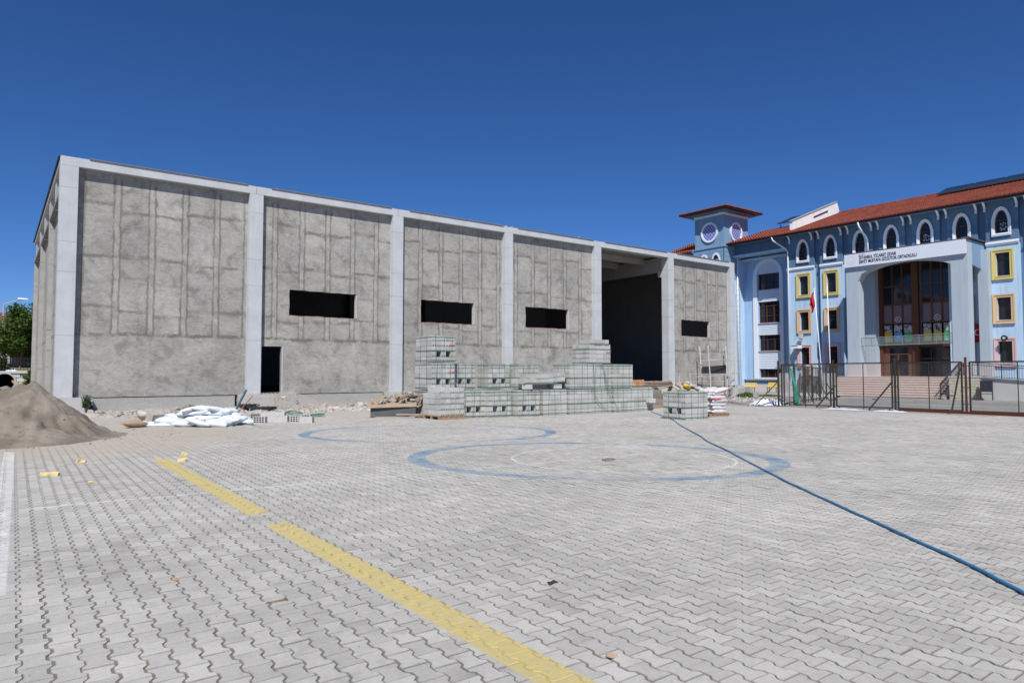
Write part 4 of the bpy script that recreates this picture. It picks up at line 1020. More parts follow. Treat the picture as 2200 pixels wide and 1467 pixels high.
for yy, lab in ((23.0, 'dark solar panel at the left end of the row along the roof ridge'), (20.75, 'second dark solar panel from the left in the ridge row'), (18.5, 'third dark solar panel from the left in the ridge row'), (16.25, 'dark solar panel in the ridge row nearest the right edge of the photo')):
    solar(lab, yy-1.1, yy+1.1, 63.6, 65.7, .22)
# ------------------------------------------------------------------ YARD IN FRONT OF THE SCHOOL
m_fence = mat('fence_olive', (.035, .032, .022), .6, .3, 3, 30, .2, rnd=.2)
m_fence_r = mat('fence_rust', (.085, .035, .022), .8, .3, 5, 30, .2)
def chain(a, b, z0, z1, mb, step=.085, w_=.0030):
    a = Vector(a); b = Vector(b); L = (b-a).length; d = (b-a).normalized(); H = z1-z0; nrm = Vector((-d.y, d.x, 0))*.0
    def P(s, z): return a + d*s + Vector((0, 0, z))
    for sg in (1, -1):
        s = -H
        while s < L+H:
            s0, t0, s1, t1 = s, 0, s+H, H
            if s0 < 0: t0 = -s0; s0 = 0
            if s1 > L: t1 -= s1-L; s1 = L
            if t1 > t0+.02:
                p, q = P(s0, z0+(t0 if sg > 0 else H-t0)), P(s1, z0+(t1 if sg > 0 else H-t1))
                e = d*w_; mb.quad(p-e, p+e, q+e, q-e)
            s += step
def fence_panel(a, b, label, rusty=False, midpost=True, brace=None, z0=.09, z1=2.01, group='mesh fence panels in front of the school'):
    a = Vector((*a, gnd(*a))); b = Vector((*b, gnd(*b))); t = thing('fence_section', label, 'fence panel', (a+b)/2, group)
    m = MB(); up = Vector((0,0,1))
    m.bar(a+up*z1, b+up*z1, .055); m.bar(a+up*z0, b+up*z0, .055)
    m.bar(a+up*(z0-.02), a+up*z1, .055); m.bar(b+up*(z0-.02), b+up*z1, .055)
    part(m, 'frame', m_fence, t)
    mid = a.lerp(b, .5); part(MB().bar(mid-up*.02, mid+up*z1, .028), 'stay', m_fence, t)
    d = (b-a).normalized()
    for q in (a+d*.12, b-d*.12): part(MB().bar(q, q+up*z0, .03), 'foot', m_fence, t)
    m = MB(); chain(a+d*.02, b-d*.02, z0, z1, m); part(m, 'wire_mesh', mat('galvanised_wire', (.17, .17, .17), .6), t, fix=False)
    if brace:
        p, q, ank = (Vector(v) for v in brace); bb = part(MB().bar(p, q, .05), 'brace', m_fence, t)
        part(MB().bar(p.lerp(q, .62), p.lerp(q, .62)+Vector((-.1, .16, .02)), .035), 'peg', m_fence, bb)
    return t
def fence_post(p, h, label, rusty=False):
    z = gnd(*p); t = thing('fence_post', label, 'fence post', (p[0], p[1], z), 'posts between the fence panels')
    part(MB().box(p[0]-.035, p[0]+.035, p[1]-.035, p[1]+.035, z-.05, z+h), 'shaft', m_fence_r if rusty else m_fence, t)
    m = MB()
    for zz in (.35, 1.0, 1.86): m.bar((p[0], p[1]-.16, z+zz), (p[0], p[1]+.16, z+zz), .025)
    part(m, 'bracket', m_fence, t); return t
FX = 30.5
fence_panel((FX, 18.60), (FX, 16.17), 'leftmost front fence panel, beside the green netting')
fence_panel((FX, 15.90), (FX, 13.48), 'front fence panel before the left half of the school steps', brace=((FX, 13.52, 1.15), (29.6, 14.05, .02), (0,0,0)))
fence_panel((FX, 13.24), (FX, 10.84), 'front fence panel before the right half of the school steps', brace=((FX, 10.9, 1.75), (29.7, 10.95, .02), (0,0,0)))
fence_panel((FX, 10.56), (FX, 7.4), 'front fence panel reaching out of the right edge of the photo')
fence_post((FX, 18.78), 2.2, 'corner post where the front fence meets the receding fence')
fence_post((FX, 16.03), 2.18, 'fence post with a steel cap left of the school steps')
fence_post((FX, 13.36), 2.2, 'green fence post in front of the middle of the school steps')
fence_post((FX, 10.70), 2.2, 'rusty brown fence post left of the stone flank wall', True)
tag(part(MB().bar((FX-.02, 15.95, 1.0), (29.75, 16.45, .02), .05), 'fence_prop', m_fence), 'slanting dark prop leaning on the fence left of the school steps', 'prop')
tag(part(MB().bar((FX, 18.75, 1.2), (29.9, 19.6, .06), .045), 'fence_prop', m_fence), 'slanting prop at the outer left corner of the fence, over white sheeting', 'prop')
# the fence run receding towards the steps
R0 = Vector((30.9, 18.75, 0)); R1 = Vector((44.0, 23.6, 0))
names = ['first receding fence panel, next to the corner post', 'second receding fence panel, carrying the green netting', 'third receding fence panel, in front of the white monument', 'fourth receding fence panel, right of the monument', 'farthest receding fence panel, near the flagpoles']
for k in range(5):
    a = R0.lerp(R1, k/5+.01); b = R0.lerp(R1, (k+1)/5-.01)
    fence_panel((a.x, a.y), (b.x, b.y), names[k], z0=.12, z1=2.0, group='mesh fence panels running back to the school')
    fence_post((b.x+.06, b.y+.03), 2.15, 'post at the far end of the ' + names[k].split(',')[0])
    tag(part(MB().bar((b.x, b.y, 1.1+gnd(b.x, b.y)), (b.x-.9, b.y-1.1, .02+gnd(b.x, b.y)), .04), 'fence_prop', m_fence), 'slanting prop behind the ' + names[k].split(',')[0], 'prop')
# green netting hanging off the receding fence
def cloth_sheet(fn, nu, nv, name, m, label, cat, thick=.004):
    mb = MB()
    for j in range(nv+1):
        for i in range(nu+1): mb.v.append(tuple(fn(i/nu, j/nv)))
    for j in range(nv):
        for i in range(nu):
            a = j*(nu+1)+i; mb.f.append((a, a+1, a+nu+2, a+nu+1)); mb.mi.append(0)
    o = solo(mb, name, m, label, cat, smooth=True)
    s = o.modifiers.new('s', 'SOLIDIFY'); s.thickness = thick; return o
m_net = mat('green_netting', (.03, .20, .13), .7, .25, 6, 60, .2)
base = R0.lerp(R1, .16)
def netf(u, v):
    hw = .16+.85*(1-v)**1.1; x = -hw+2*hw*u + .25*v-.25; fold = (.10*math.sin(u*19+v*5)+.07*noise.noise(Vector((u*7, v*5, 0))))*(1-v*.6)
    return (base.x+x*.75-.12+fold*.6, base.y+x*.45-.35*(1-v)**.8-fold, 1.75*v+.02+.05*noise.noise(Vector((u*6, v*6, 1))))
cloth_sheet(netf, 30, 20, 'green_netting', m_net, 'crumpled green netting hanging from the fence down to the ground', 'netting')
# red steel channel lying along the fence foot
tag(part(MB().bar((29.85, 13.0, .05), (29.6, 6.5, .04), .10, .08).bar((29.80, 12.9, .09), (29.55, 6.5, .09), .03, .04), 'steel_channel', mat('oxide_red', (.13, .035, .025), .8, .3, 3, 30, .2)), 'long oxide-red steel channel lying at the foot of the fence', 'steel beam')
# plastic sheeting pieces
m_sheet = mat('white_plastic', (.66, .70, .76), .35, .15, 3, 30, .05, .004, spec=.5)
def crumple(cx, cy, sx, sy, h, label, m=m_sheet, seed=0, rot=0, name='plastic_sheet', cat='plastic sheet', z=None):
    z0 = gnd(cx, cy) if z is None else z; c, s_ = math.cos(rot), math.sin(rot)
    def f(u, v):
        x = (u-.5)*sx*(1+.15*noise.noise(Vector((v*3, seed, 0)))); y = (v-.5)*sy*(1+.2*noise.noise(Vector((u*3, seed, 5))))
        e = min(u, 1-u, v, 1-v); q = noise.noise(Vector((u*5+seed, v*5, 2)))*.6+noise.noise(Vector((u*13+seed, v*13, 7)))*.35
        return (cx+x*c-y*s_, cy+x*s_+y*c, z0+.012+h*max(0, (.35+q)*min(1, e*6)))
    return cloth_sheet(f, 26, 18, name, m, label, cat)
p_ = on_z(1655, 868); crumple(p_.x, p_.y, 1.9, 1.3, .42, 'crumpled white plastic sheet lying left of the fence corner', seed=3, rot=-.6)
p_ = on_z(1810, 880); crumple(p_.x, p_.y, .7, 1.7, .05, 'flat white plastic strip under the fence, left of the steps', seed=9)
p_ = on_z(1900, 884); crumple(p_.x, p_.y-.2, .5, 1.2, .07, 'smaller flat plastic strip at the foot of the fence by the slanting prop', seed=14)
# monument: granite wall with rounded white crown and a bronze bust
MX = 50.0; my = Yat(1737, MX)
mon = thing('monument', 'grey granite monument with rounded white top holding a bronze bust', 'monument', (MX, my, -.2))
zb = -.2
part(MB().plate(plane_x(MX), [(my-1.05, zb), (my+1.05, zb), (my+1.05, zb+1.1), (my+.72, zb+1.85), (my-.62, zb+1.85), (my-1.05, zb+1.0)], [], 0, .5), 'body', mat('dark_granite', (.13, .13, .135), .5, .15, 2, 60, .35, .001), mon)
cr = [(my-.72, zb+1.5), (my+.66, zb+1.5)] + [(my-.03+.70*math.cos(PI*k/14), zb+1.85+.55*math.sin(PI*k/14)) for k in range(15)]
part(MB().plate(plane_x(MX-.06), cr, [], 0, .4), 'crown', m_marble, mon)
m = MB(); prof = [(0, .16), (.10, .20), (.18, .09), (.24, .08), (.30, .115), (.40, .125), (.48, .10), (.53, .03)]
m.tube([(MX-.22, my+.02, zb+1.45+h*1.4) for h, r_ in prof], [r_*1.3 for h, r_ in prof], 12)
m.box(MX-.42, MX-.12, my-.16, my+.2, zb+1.2, zb+1.46)
m.bar((MX-.38, my+.02, zb+1.93), (MX-.42, my+.02, zb+1.88), .05)
part(m, 'bust', mat('bronze', (.16, .11, .05), .45, .3, 6, 40, .2, metal=.6), mon, smooth=False)
for q, s_ in ((Yat(1686, MX), 1), (Yat(1778, MX), -1)):
    part(MB().plate(plane_x(MX-.1), [(q-.5, zb), (q+.5, zb), (q+.5+.12*s_, zb+1.75), (q-.25+.2*s_, zb+1.75)], [], 0, .35), 'wing_slab', mat('light_granite', (.40, .40, .40), .6, .12, 2, 60, .3, .001), mon)
for k in range(4):
    part(MB().box(48.2+k*.4, 50.6, my-2.4, my+2.2, zb-.2, zb-.12+.11*k), 'tier', m_marble, mon)
# flagpoles
def pole(px0, px1, py0, py1, X, lab, flag=False):
    b = on_x(px1, py1, X); t_ = on_x(px0, py0, X); b.z = gnd(b.x, b.y)-.1
    t = thing('flagpole', lab, 'flagpole', b)
    part(MB().tube([b, b.lerp(t_, .5), t_], [.042, .036, .026], 8), 'pole', m_white, t, smooth=True)
    part(MB().tube([t_, t_+Vector((0,0,.1))], [.06, .03], 8), 'finial', m_white, t)
    if flag:
        def f(u, v):
            w_ = .10+.32*v if v < .5 else .26+.12*math.sin(v*5)
            return (t_.x-.05+.10*math.sin(u*9+v*3), t_.y+.03+w_*u+.07*math.sin(v*7), t_.z-.15-1.45*v-.25*u)
        mb = MB()
        for j in range(15):
            for i in range(9): mb.v.append(f(i/8, j/14))
        for j in range(14):
            for i in range(8): a = j*9+i; mb.f.append((a, a+1, a+10, a+9)); mb.mi.append(0)
        fo = part(mb, 'flag', m_red, t, smooth=True, label='limp red flag')
        fo.modifiers.new('s', 'SOLIDIFY').thickness = .01
    return t
pole(1749, 1770, 622, 838, 49.6, 'white flagpole with a limp red flag, leaning left', True)
pole(1777, 1786, 612, 840, 49.4, 'bare white flagpole right of the one with the red flag')
# yellow benches
def bench(px, lab):
    X = XB-1.4; y = Yat(px, X, 830); z = on_x(px, 842, X).z
    t = thing('park_bench', lab, 'bench', (X, y, z), 'yellow benches along the blue wall')
    ms = mat('bench_yellow', (.66, .48, .10), .6, .12, 2, 30, .1)
    for k in range(3): part(MB().box(X-.35+.13*k, X-.25+.13*k, y-.62, y+.62, z+.42, z+.46), 'seat_slat', ms, t)
    for k in range(3): part(MB().hexa([(X+.06+.03*k, y-.62, z+.50+.13*k), (X+.09+.03*k, y-.62, z+.50+.13*k), (X+.09+.03*k, y+.62, z+.50+.13*k), (X+.06+.03*k, y+.62, z+.50+.13*k), (X+.09+.03*k, y-.62, z+.61+.13*k), (X+.12+.03*k, y-.62, z+.61+.13*k), (X+.12+.03*k, y+.62, z+.61+.13*k), (X+.09+.03*k, y+.62, z+.61+.13*k)]), 'back_slat', ms, t)
    for s_ in (-.45, .45):
        part(MB().bar((X-.3, y+s_, z+.42), (X-.42, y+s_-.06, z), .06).bar((X+.02, y+s_, z+.42), (X+.12, y+s_+.06, z), .06).bar((X-.38, y+s_, z+.40), (X+.08, y+s_, z+.40), .05).bar((X+.08, y+s_, z+.4), (X+.2, y+s_, z+.9), .04), 'leg', m_iron, t)
bench(1612, 'yellow slatted bench by the hall corner, left of the pair')
bench(1662, 'yellow slatted bench seen behind the fence corner, right of the pair')
# raised pavement strip in front of the left bay
m = MB().box(54.0, XB, 33.0, 40, -.8, on_x(1640, 842, XB-1.4).z-.01)
struct(m, 'pavement', mat('pavement_grey', (.27, .265, .26), .9, .2, 1, 25, .15))
struct(MB().box(53.85, 54.0, 33.0, 40, -.8, on_x(1640, 842, XB-1.4).z+.02), 'kerb', m_marble)
# ladder fixed in the gap between hall and school
lx, ly = 46.35, 31.95
lad = thing('wall_ladder', 'tall galvanised ladder standing in the gap between hall and school, reddish at its top', 'ladder', (lx, ly, -.2))
p0 = on_y(1582.5, 600, ly)
zt_ = on_y(1585, 605, ly).z
for dx in (0, .42): part(MB().tube([(lx+dx-.05, ly, -.3), (lx+dx-.15, ly+.02, zt_ if dx else zt_-1.0)], .028, 6), 'stile', mat('galvanised', (.42, .40, .38), .6, .3, 4, 30, .2) if not dx else mat('galvanised_rust', (.38, .27, .22), .7, .3, 4, 30, .2), lad)
z = .1
while z < zt_-.2: part(MB().tube([(lx-.08, ly, z), (lx+.33, ly, z)], .016, 5), 'rung', mat('galvanised', (.42, .40, .38), .6, .3, 4, 30, .2), lad); z += .42
# blocks on the ground at the hall corner
for k, (px, py, lab) in enumerate(((1609, 842, 'pale concrete cube at the right-hand foot of the hall'), (1593, 846, 'grey concrete cube left of the paler one at the hall corner'), (1624, 850, 'small hollow block standing on the soil near the benches'))):
    p_ = on_z(px, py+3, -.15); s_ = (.30, .30, .18)[k]
    solo(MB().obox((p_.x, p_.y, p_.z+s_*.9), (s_*1.6, s_*1.6, s_*1.9), Matrix.Rotation(.1*k, 3, 'Z')), 'concrete_cube', mat('cube%d' % k if False else 'cube_concrete', (.36, .36, .35), .9, .2, 2, 30, .2, .01), lab, 'concrete block')
# ------------------------------------------------------------------ BLOCK PACKS IN FRONT OF THE HALL
def block_mat():
    n = NT('pumice_block'); p = n.obj(); oi = n.t.nodes.new('ShaderNodeObjectInfo')
    a = n.noise(p, 9, 4, .6); g = n.noise(p, 70, 4, .8)
    f = n.M('MULTIPLY', n.lin(oi.outputs['Random'], 0, 1, .80, 1.08), n.M('ADD', n.lin(a, .3, .7, .93, 1.05), n.lin(g, .3, .7, -.12, .08)))
    return n.out(n.mix(1.0, (.485, .48, .45, 1), n.gray(f), 'MULTIPLY'), .95, g, .01)
m_block = block_mat()
m_strap = mat('green_strap', (.045, .19, .13), .4, .1, 3, 30, .05)
m_redp = mat('red_spray', (.50, .18, .17), .8)
BL, BW, BH = .381, .188, .180
def block_mesh(notch):
    h = BH/2; w_ = BW/2; m = MB()
    if notch:   # two tapered cores open at the bottom edge of each end
        pf = [(-w_, -h), (-.068, -h), (-.060, -h+.05), (-.028, -h+.05), (-.020, -h), (.020, -h), (.028, -h+.05), (.060, -h+.05), (.068, -h), (w_, -h), (w_, h), (-w_, h)]
        m.plate(lambda u, v, d: (d, u, v), pf, [], -BL/2, BL/2)
        m.box(-BL/2+.05, BL/2-.05, -.07, .07, -h+.002, h-.03)
    else: m.box(-BL/2, BL/2, -w_, w_, -h, h)
    return m.mesh('block', mats=[m_block])
bm_notch, bm_plain = block_mesh(True), block_mesh(False)
def half_block():
    return MB().box(-BW/2, BW/2, -BW/2, BW/2, -BH/2, BH/2).mesh('block', mats=[m_block])
bm_half = half_block()
PITL, PITW, PITH = .39, .197, .19
def pack(cx, cy, z0, lab, axis='y', layers=5, straps=True, top=None, red=None, rot=0, pockets=True, group='strapped packs of pumice blocks', yl=3, nw=5, jit=.004, name='block_pack', cat='block pack'):
    """cx,cy: corner nearest the camera (min x, min y). axis 'y': notched ends face -y ; 'x': notched ends face -x"""
    rnd = random.Random(int(cx*97+cy*31+z0*7)); t = thing(name, lab, cat, (cx, cy, z0), group); t.rotation_euler.z = rot+rnd.uniform(-.022, .022)
    L, W = yl*PITL, nw*PITW
    nx, ny = (nw, yl) if axis == 'y' else (yl, nw); px, py = (PITW, PITL) if axis == 'y' else (PITL, PITW)
    for l in range(layers):
        for i in range(nx):
            for j in range(ny):
                if 0 < i < nx-1 and 0 < j < ny-1 and not (l >= layers-1): continue
                if top is not None and l == layers-1 and (i, j) in top: continue
                if pockets and l == 1 and (i if axis == 'y' else j) in (1, 3) and nw == 5: continue
                me = bm_notch if l != 2 else bm_notch
                o = shared(me, 'block', t, ((i+.5)*px+rnd.uniform(-jit, jit), (j+.5)*py+rnd.uniform(-jit, jit), (l+.5)*PITH), (0, 0, (PI/2 if axis == 'y' else 0)+rnd.uniform(-.008, .008)))
    X1, Y1, Z1 = nx*px, ny*py, layers*PITH
    def ring(pts, w_=.016):
        m = MB(); e = .004
        for a, b in zip(pts, pts[1:]+pts[:1]): m.bar(a, b, w_, .006)
        o = part(m, 'strap', m_strap, None); o.parent = t
    if straps:
        for zz in (Z1-.05, .42, .07):
            s_ = rnd.uniform(-.015, .015)
            m = MB()
            for (a, b) in (((-.008, -.008), (X1+.008, -.008)), ((X1+.008, -.008), (X1+.008, Y1+.008)), ((X1+.008, Y1+.008), (-.008, Y1+.008)), ((-.008, Y1+.008), (-.008, -.008))):
                m.bar((*a, zz+s_), (*b, zz-s_), .006, .014)
            o = part(m, 'strap', m_strap, None); o.parent = t
        for fx in (.22, .5, .8):
            q = X1*fx+rnd.uniform(-.05, .05); dl = rnd.uniform(-.06, .06)
            m = MB().bar((q, -.009, 0.01), (q+dl, -.009, Z1+.006), .011, .006, up=(0,1,0)).bar((q+dl, -.009, Z1+.006), (q+dl, Y1+.009, Z1+.006), .018, .006).bar((q, Y1+.009, 0), (q+dl, Y1+.009, Z1), .011, .006, up=(0,1,0))
            o = part(m, 'strap', m_strap, None); o.parent = t
        for fx in (.3, .72):
            q = Y1*fx+rnd.uniform(-.05, .05); dl = rnd.uniform(-.05, .05)
            m = MB().bar((-.009, q, 0.01), (-.009, q+dl, Z1+.006), .006, .011, up=(0,1,0)).bar((-.009, q+dl, Z1+.008), (X1, q+dl, Z1+.008), .018, .006)
            o = part(m, 'strap', m_strap, None); o.parent = t
    if red:
        a, b, zz = red; m = MB()
        for k in range(4): m.box(a+(b-a)*k/4, a+(b-a)*(k+.8)/4, -.012, -.006, zz, zz+.05+.02*(k % 2))
        o = part(m, 'red_mark', m_redp, None); o.parent = t
    return t
# tall pile at the left
ax, ay = 12.35, 21.1
pack(ax, ay, 0.0, 'bottom pack of the tall left-hand pile, half hidden by a loose block pile', 'y', top=None)
pack(ax+.02, ay+.0, .98, 'middle pack of the tall left-hand pile, with a red spray mark', 'y', red=(.70, .98, .60))
pack(ax+.05, ay+.03, 1.97, 'topmost pack of the tall left-hand pile, with a red spray mark', 'y', red=(.72, .98, .60))
# short loose pile on a pallet in front of it
t = pack(12.05, 19.95, .13, 'unstrapped pile of pale blocks on a wooden pallet, in front of the tall left pile', 'y', layers=5, straps=False, top={(0, 0), (0, 1), (0, 2), (1, 0), (4, 2), (4, 1)}, pockets=False, jit=.012, group='loose block piles', name='block_pile', cat='block pile')
m_wood = mat('raw_pallet_wood', (.36, .25, .15), .85, .2, 3, 30, .2, .004, rnd=.15)
pal = thing('wooden_pallet', 'wooden pallet under the unstrapped block pile', 'pallet', (12.55, 20.5, 0))
for k in range(3): part(MB().box(11.98, 13.12, 19.9+k*.5, 20.0+k*.5, .0, .10), 'runner', m_wood, pal)
for k in range(6): part(MB().box(11.98+.2*k, 12.1+.2*k, 19.88, 21.05, .102, .125), 'board', m_wood, pal)
# front row from left to right
pack(13.02, 20.12, 0.0, 'strapped ground pack just right of the unstrapped pile', 'y', straps=True)
pack(14.0, 19.88, 0.0, 'ground pack with fork holes, left of the one below the half-opened pile', 'y', rot=-.02)
pack(15.1, 19.6, 0.0, 'ground pack with two dark fork holes, directly below the half-opened pile', 'y', rot=-.01)
pack(16.28, 19.62, 0.0, 'smooth-faced ground pack under the right end of the half-opened pile', 'x')
pack(17.50, 19.5, 0.0, 'ground pack under the tall middle pile, its left one', 'x')
pack(18.69, 19.62, 0.0, 'ground pack under the tall middle pile, its right one, loose straps over it', 'x')
pack(19.90, 19.5, 0.0, 'ground pack just right of the tall middle pile', 'x')
pack(21.10, 19.55, 0.0, 'low ground pack at the right end of the front row, beside the leaning board', 'x', layers=5)
pack(17.52, 19.52, .98, 'second-tier pack of the middle pile, its left one', 'x')
pack(18.70, 19.64, .98, 'second-tier pack of the middle pile, its right one, with hanging green straps', 'x')
pack(19.88, 19.53, .98, 'second-tier pack right of the middle pile, reaching into the dark opening', 'x')
pack(18.7, 19.66, 1.96, 'small top pack of the middle pile with loose blocks on it and a red mark', 'x', layers=4, yl=3, nw=5, pockets=False, red=(.9, 1.15, .42), straps=False)
m = MB()
for zz in (.03, .56): 
    for a, b in (((18.69, 19.65), (19.91, 19.65)), ((18.69, 19.65), (18.69, 20.67))): m.bar((*a, 1.96+zz), (*b, 1.96+zz), .006, .014)
tag(part(m, 'strap', m_strap), 'green straps round the small top pack of the middle pile', 'strap')
# loose blocks on top of the middle pile
k = 0
rr = random.Random(77)
loose = []
for (x, y, z, r_) in [(18.0, 19.95, 2.82, 0), (18.42, 19.93, 2.82, .1), (18.85, 19.96, 2.82, 1.6), (18.0, 20.3, 2.82, 1.5), (18.5, 20.3, 2.82, .05), (18.7, 19.9, 2.82, 1.57)]:
    pass
for i in range(5):
    loose.append((18.82+i*.205, 19.82+rr.uniform(-.02, .02), 2.725+.095, PI/2+rr.uniform(-.04, .04)))
for i in range(3): loose.append((19.10+.0, 19.9+i*.21, 2.725+.0, rr.uniform(-.1, .1)) if False else (18.95+i*.41, 20.22, 2.82, rr.uniform(-.05, .05)))
posn = ['leftmost', 'second', 'third', 'fourth', 'rightmost']
for i, (x, y, z, r_) in enumerate(loose):
    o = shared(bm_notch, 'loose_block', None, (x, y, z), (0, 0, r_))
    if i < 5: tag(o, posn[i] + ' loose block in the front line lying on the middle pile', 'block', 'loose blocks on the middle pile')
    else: tag(o, ('left', 'middle', 'right')[i-5] + ' loose block of the rear line lying on the middle pile', 'block', 'loose blocks on the middle pile')
# second row, on the ground and one tier up
for k, x in enumerate((13.95, 15.2, 16.45)):
    pack(x-.12, 21.35-.02*k, 0.0, 'hidden ground pack of the second row, %s from the left' % ('first', 'second', 'third')[k], 'y' if k < 9 else 'x', straps=False, top=None) if False else None
lab2 = ['second-tier pack next to the tall left pile, with two dark fork holes', 'middle pack of the three on the second tier of the rear row', 'right pack of the three on the second tier, behind the half-opened pile']
for k, x in enumerate((13.62, 14.88, 16.05)):
    y = 21.62-.3*k if k == 0 else 21.15-.35*(k-1)
    pack(x, y, .98, lab2[k], 'y', nw=5, yl=2, rot=-.015)
    pack(x, y, 0.0, ['bottom pack behind the front row, left', 'bottom pack behind the front row, middle', 'bottom pack behind the front row, right'][k], 'y', nw=5, yl=2, straps=False)
# half-opened pile: two supports, a gap and a sagging slab of two courses
hp = thing('block_pile', 'half-opened pile of blocks with a sagging top course over a dark gap', 'block pile', (15.6, 19.7, .98), 'loose block piles')
def addb(x, y, z, rz=0, rx=0, ry=0, parent=hp, me=None):
    o = shared(me or bm_notch, 'block', parent, (x-parent.location.x, y-parent.location.y, z-parent.location.z), (rx, ry, rz)); return o
for i in range(2): addb(15.75+i*.02, 19.92+.22*i, 1.075, PI/2)
for i in range(5): addb(16.18+i*.2, 20.25, 1.075, PI/2)
for i in range(3): addb(17.1, 19.8+.21*i, 1.075, 0)
for i in range(10):
    sag = .05*math.sin(PI*i/9); x = 15.52+i*.2
    addb(x, 19.85, 1.28-sag+.06*(i/9), PI/2); addb(x, 20.24, 1.28-sag+.06*(i/9), PI/2)
    if 2 < i: addb(x, 19.86, 1.47-sag+.05*(i/9), PI/2)
    if 1 < i: addb(x, 20.25, 1.47-sag+.05*(i/9), PI/2)
m = MB().bar((15.5, 19.64, 1.22), (17.45, 19.64, 1.24), .006, .014); part(m, 'strap', m_strap, hp)
o = shared(bm_notch, 'loose_block', None, (15.62, 19.72, 1.075), (0, 0, 2.4)); tag(o, 'single block standing askew at the left end of the half-opened pile', 'block')
# loose green strap bundle hanging over the middle pile
def strapline(pts, lab, r_=.009, m_=None, name='loose_strap', cat='strap'):
    P = [Vector(p) for p in pts]; out = []
    for i in range(len(P)-1):
        a, b = P[max(i-1, 0)], P[i]; c, d = P[i+1], P[min(i+2, len(P)-1)]
        for k in range(6):
            t = k/6; out.append(.5*((2*b)+(-a+c)*t+(2*a-5*b+4*c-d)*t*t+(-a+3*b-3*c+d)*t*t*t))
    out.append(P[-1]); return solo(MB().tube(out, r_, 5), name, m_ or m_strap, lab, cat, smooth=True)
strapline([(18.85, 19.60, 1.93), (18.8, 19.5, 1.6), (18.76, 19.45, 1.1), (18.9, 19.5, .6), (19.5, 19.56, .12)], 'loose green strap curling down the left side of the middle pile')
strapline([(19.35, 19.6, 1.95), (19.42, 19.5, 1.5), (19.62, 19.46, .9), (19.95, 19.44, .3), (20.0, 19.4, .1)], 'loose green strap falling slantwise down the right side of the middle pile')
strapline([(19.2, 19.6, 1.96), (19.38, 19.55, 1.75), (19.45, 19.5, 1.25), (19.7, 19.46, .55)], 'short loose green strap in the middle of the piled packs')
# block on top right of the row and lone pack at the right
o = shared(bm_notch, 'loose_block', None, (22.0, 19.42, .42), (0, 0, 0)); tag(o, 'block pushed out of the last low pack of the front row', 'block')
pack(18.55, 14.85, 0.0, 'lone strapped pack standing in the open right of the blue hose', 'x', layers=5)
# ------------------------------------------------------------------ sacks
def sack_mesh(seed, L=.72, W=.42, H=.17, ex=.45):
    r_ = random.Random(seed); m = MB(); nu, nv = 16, 10
    for side in (1, -1):
        base = len(m.v)
        for j in range(nv+1):
            for i in range(nu+1):
                u, v = i/nu*2-1, j/nv*2-1
                e = max(0, (1-abs(u)**2.6)*(1-abs(v)**2.6))**ex
                h = H/2*e*(1+.35*noise.noise(Vector((u*2+seed, v*2, side))))+.022*noise.noise(Vector((u*7, v*7, seed)))*e+.012*noise.noise(Vector((u*15, v*12, seed+3)))*e
                ear = .05*(abs(u)**8)*(abs(v)**4)
                m.v.append((u*(L/2)*(1-.10*(1-abs(v))*(abs(u)**3))+ear*u, v*(W/2)*(1-.12*abs(u)**3), side*h))
        for j in range(nv):
            for i in range(nu):
                a = base+j*(nu+1)+i; m.f.append((a, a+1, a+nu+2, a+nu+1)); m.mi.append(0)
    me = m.mesh('sack', smooth=True, fix=False); bm = bmesh.new(); bm.from_mesh(me); bmesh.ops.remove_doubles(bm, verts=bm.verts, dist=.002); bmesh.ops.recalc_face_normals(bm, faces=bm.faces); bm.to_mesh(me); bm.free(); return me
m_sack = mat('woven_white_sack', (.62, .66, .71), .55, .06, 3, 60, .05, .004)
m_csack = mat('cement_sack', (.56, .54, .54), .7, .1, 3, 60, .08, .004, rnd=.08)
smesh = [sack_mesh(s) for s in range(5)]
for me in smesh: me.materials.append(m_sack)
rr = random.Random(21)
def spot(px, py, z=0): return on_z(px, py, z)
heap = []
spots = [(372, 912, 0), (400, 916, 0), (432, 917, 0), (468, 916, 0), (500, 913, 0), (521, 910, 0), (385, 904, 0), (420, 905, 0), (455, 905, 0), (490, 906, 0), (515, 905, 0), (352, 909, 0),
         (398, 893, .17), (428, 893, .18), (463, 894, .16), (490, 897, .13), (405, 886, .29), (432, 885, .30), (462, 889, .26), (478, 893, .22)]
where = ['front', 'front', 'front', 'front', 'front', 'front', 'back', 'back', 'back', 'back', 'back', 'outer', 'upper', 'upper', 'upper', 'upper', 'top', 'top', 'upper rear', 'upper rear']
ordn = {'front': ['leftmost', 'second from the left', 'third from the left', 'third from the right', 'second from the right', 'rightmost'], 'back': ['leftmost', 'second from the left', 'middle', 'second from the right', 'rightmost'],
        'outer': ['single'], 'upper': ['leftmost', 'second', 'third', 'rightmost'], 'top': ['left', 'right'], 'upper rear': ['left', 'right']}
cnt = {}
for (px, py, z), wh in zip(spots, where):
    p_ = spot(px, py, 0) if z == 0 else on_z(px, py, z)
    k = cnt.get(wh, 0); cnt[wh] = k+1
    if z > 0: p_ = on_z(px, 906, 0) + Vector((.15, .2, 0)); p_.z = z
    o = shared(smesh[rr.randrange(5)], 'sack', None, (p_.x, p_.y, z+.10), (rr.uniform(-.22, .22), rr.uniform(-.25, .25), -.65+rr.uniform(-.9, .9)), (1.06, 1.06, rr.uniform(.95, 1.3)))
    tag(o, '%s white sack of the %s layer in the heap before the hall' % (ordn[wh][k], wh) if wh != 'outer' else 'flattened white sack at the far left end of the sack heap', 'sack', 'heap of plain white sacks')
crumple(*spot(372, 913)[:2], 1.5, .8, .10, 'spread white plastic at the left foot of the sack heap', m=m_sack, seed=5, rot=-.6)
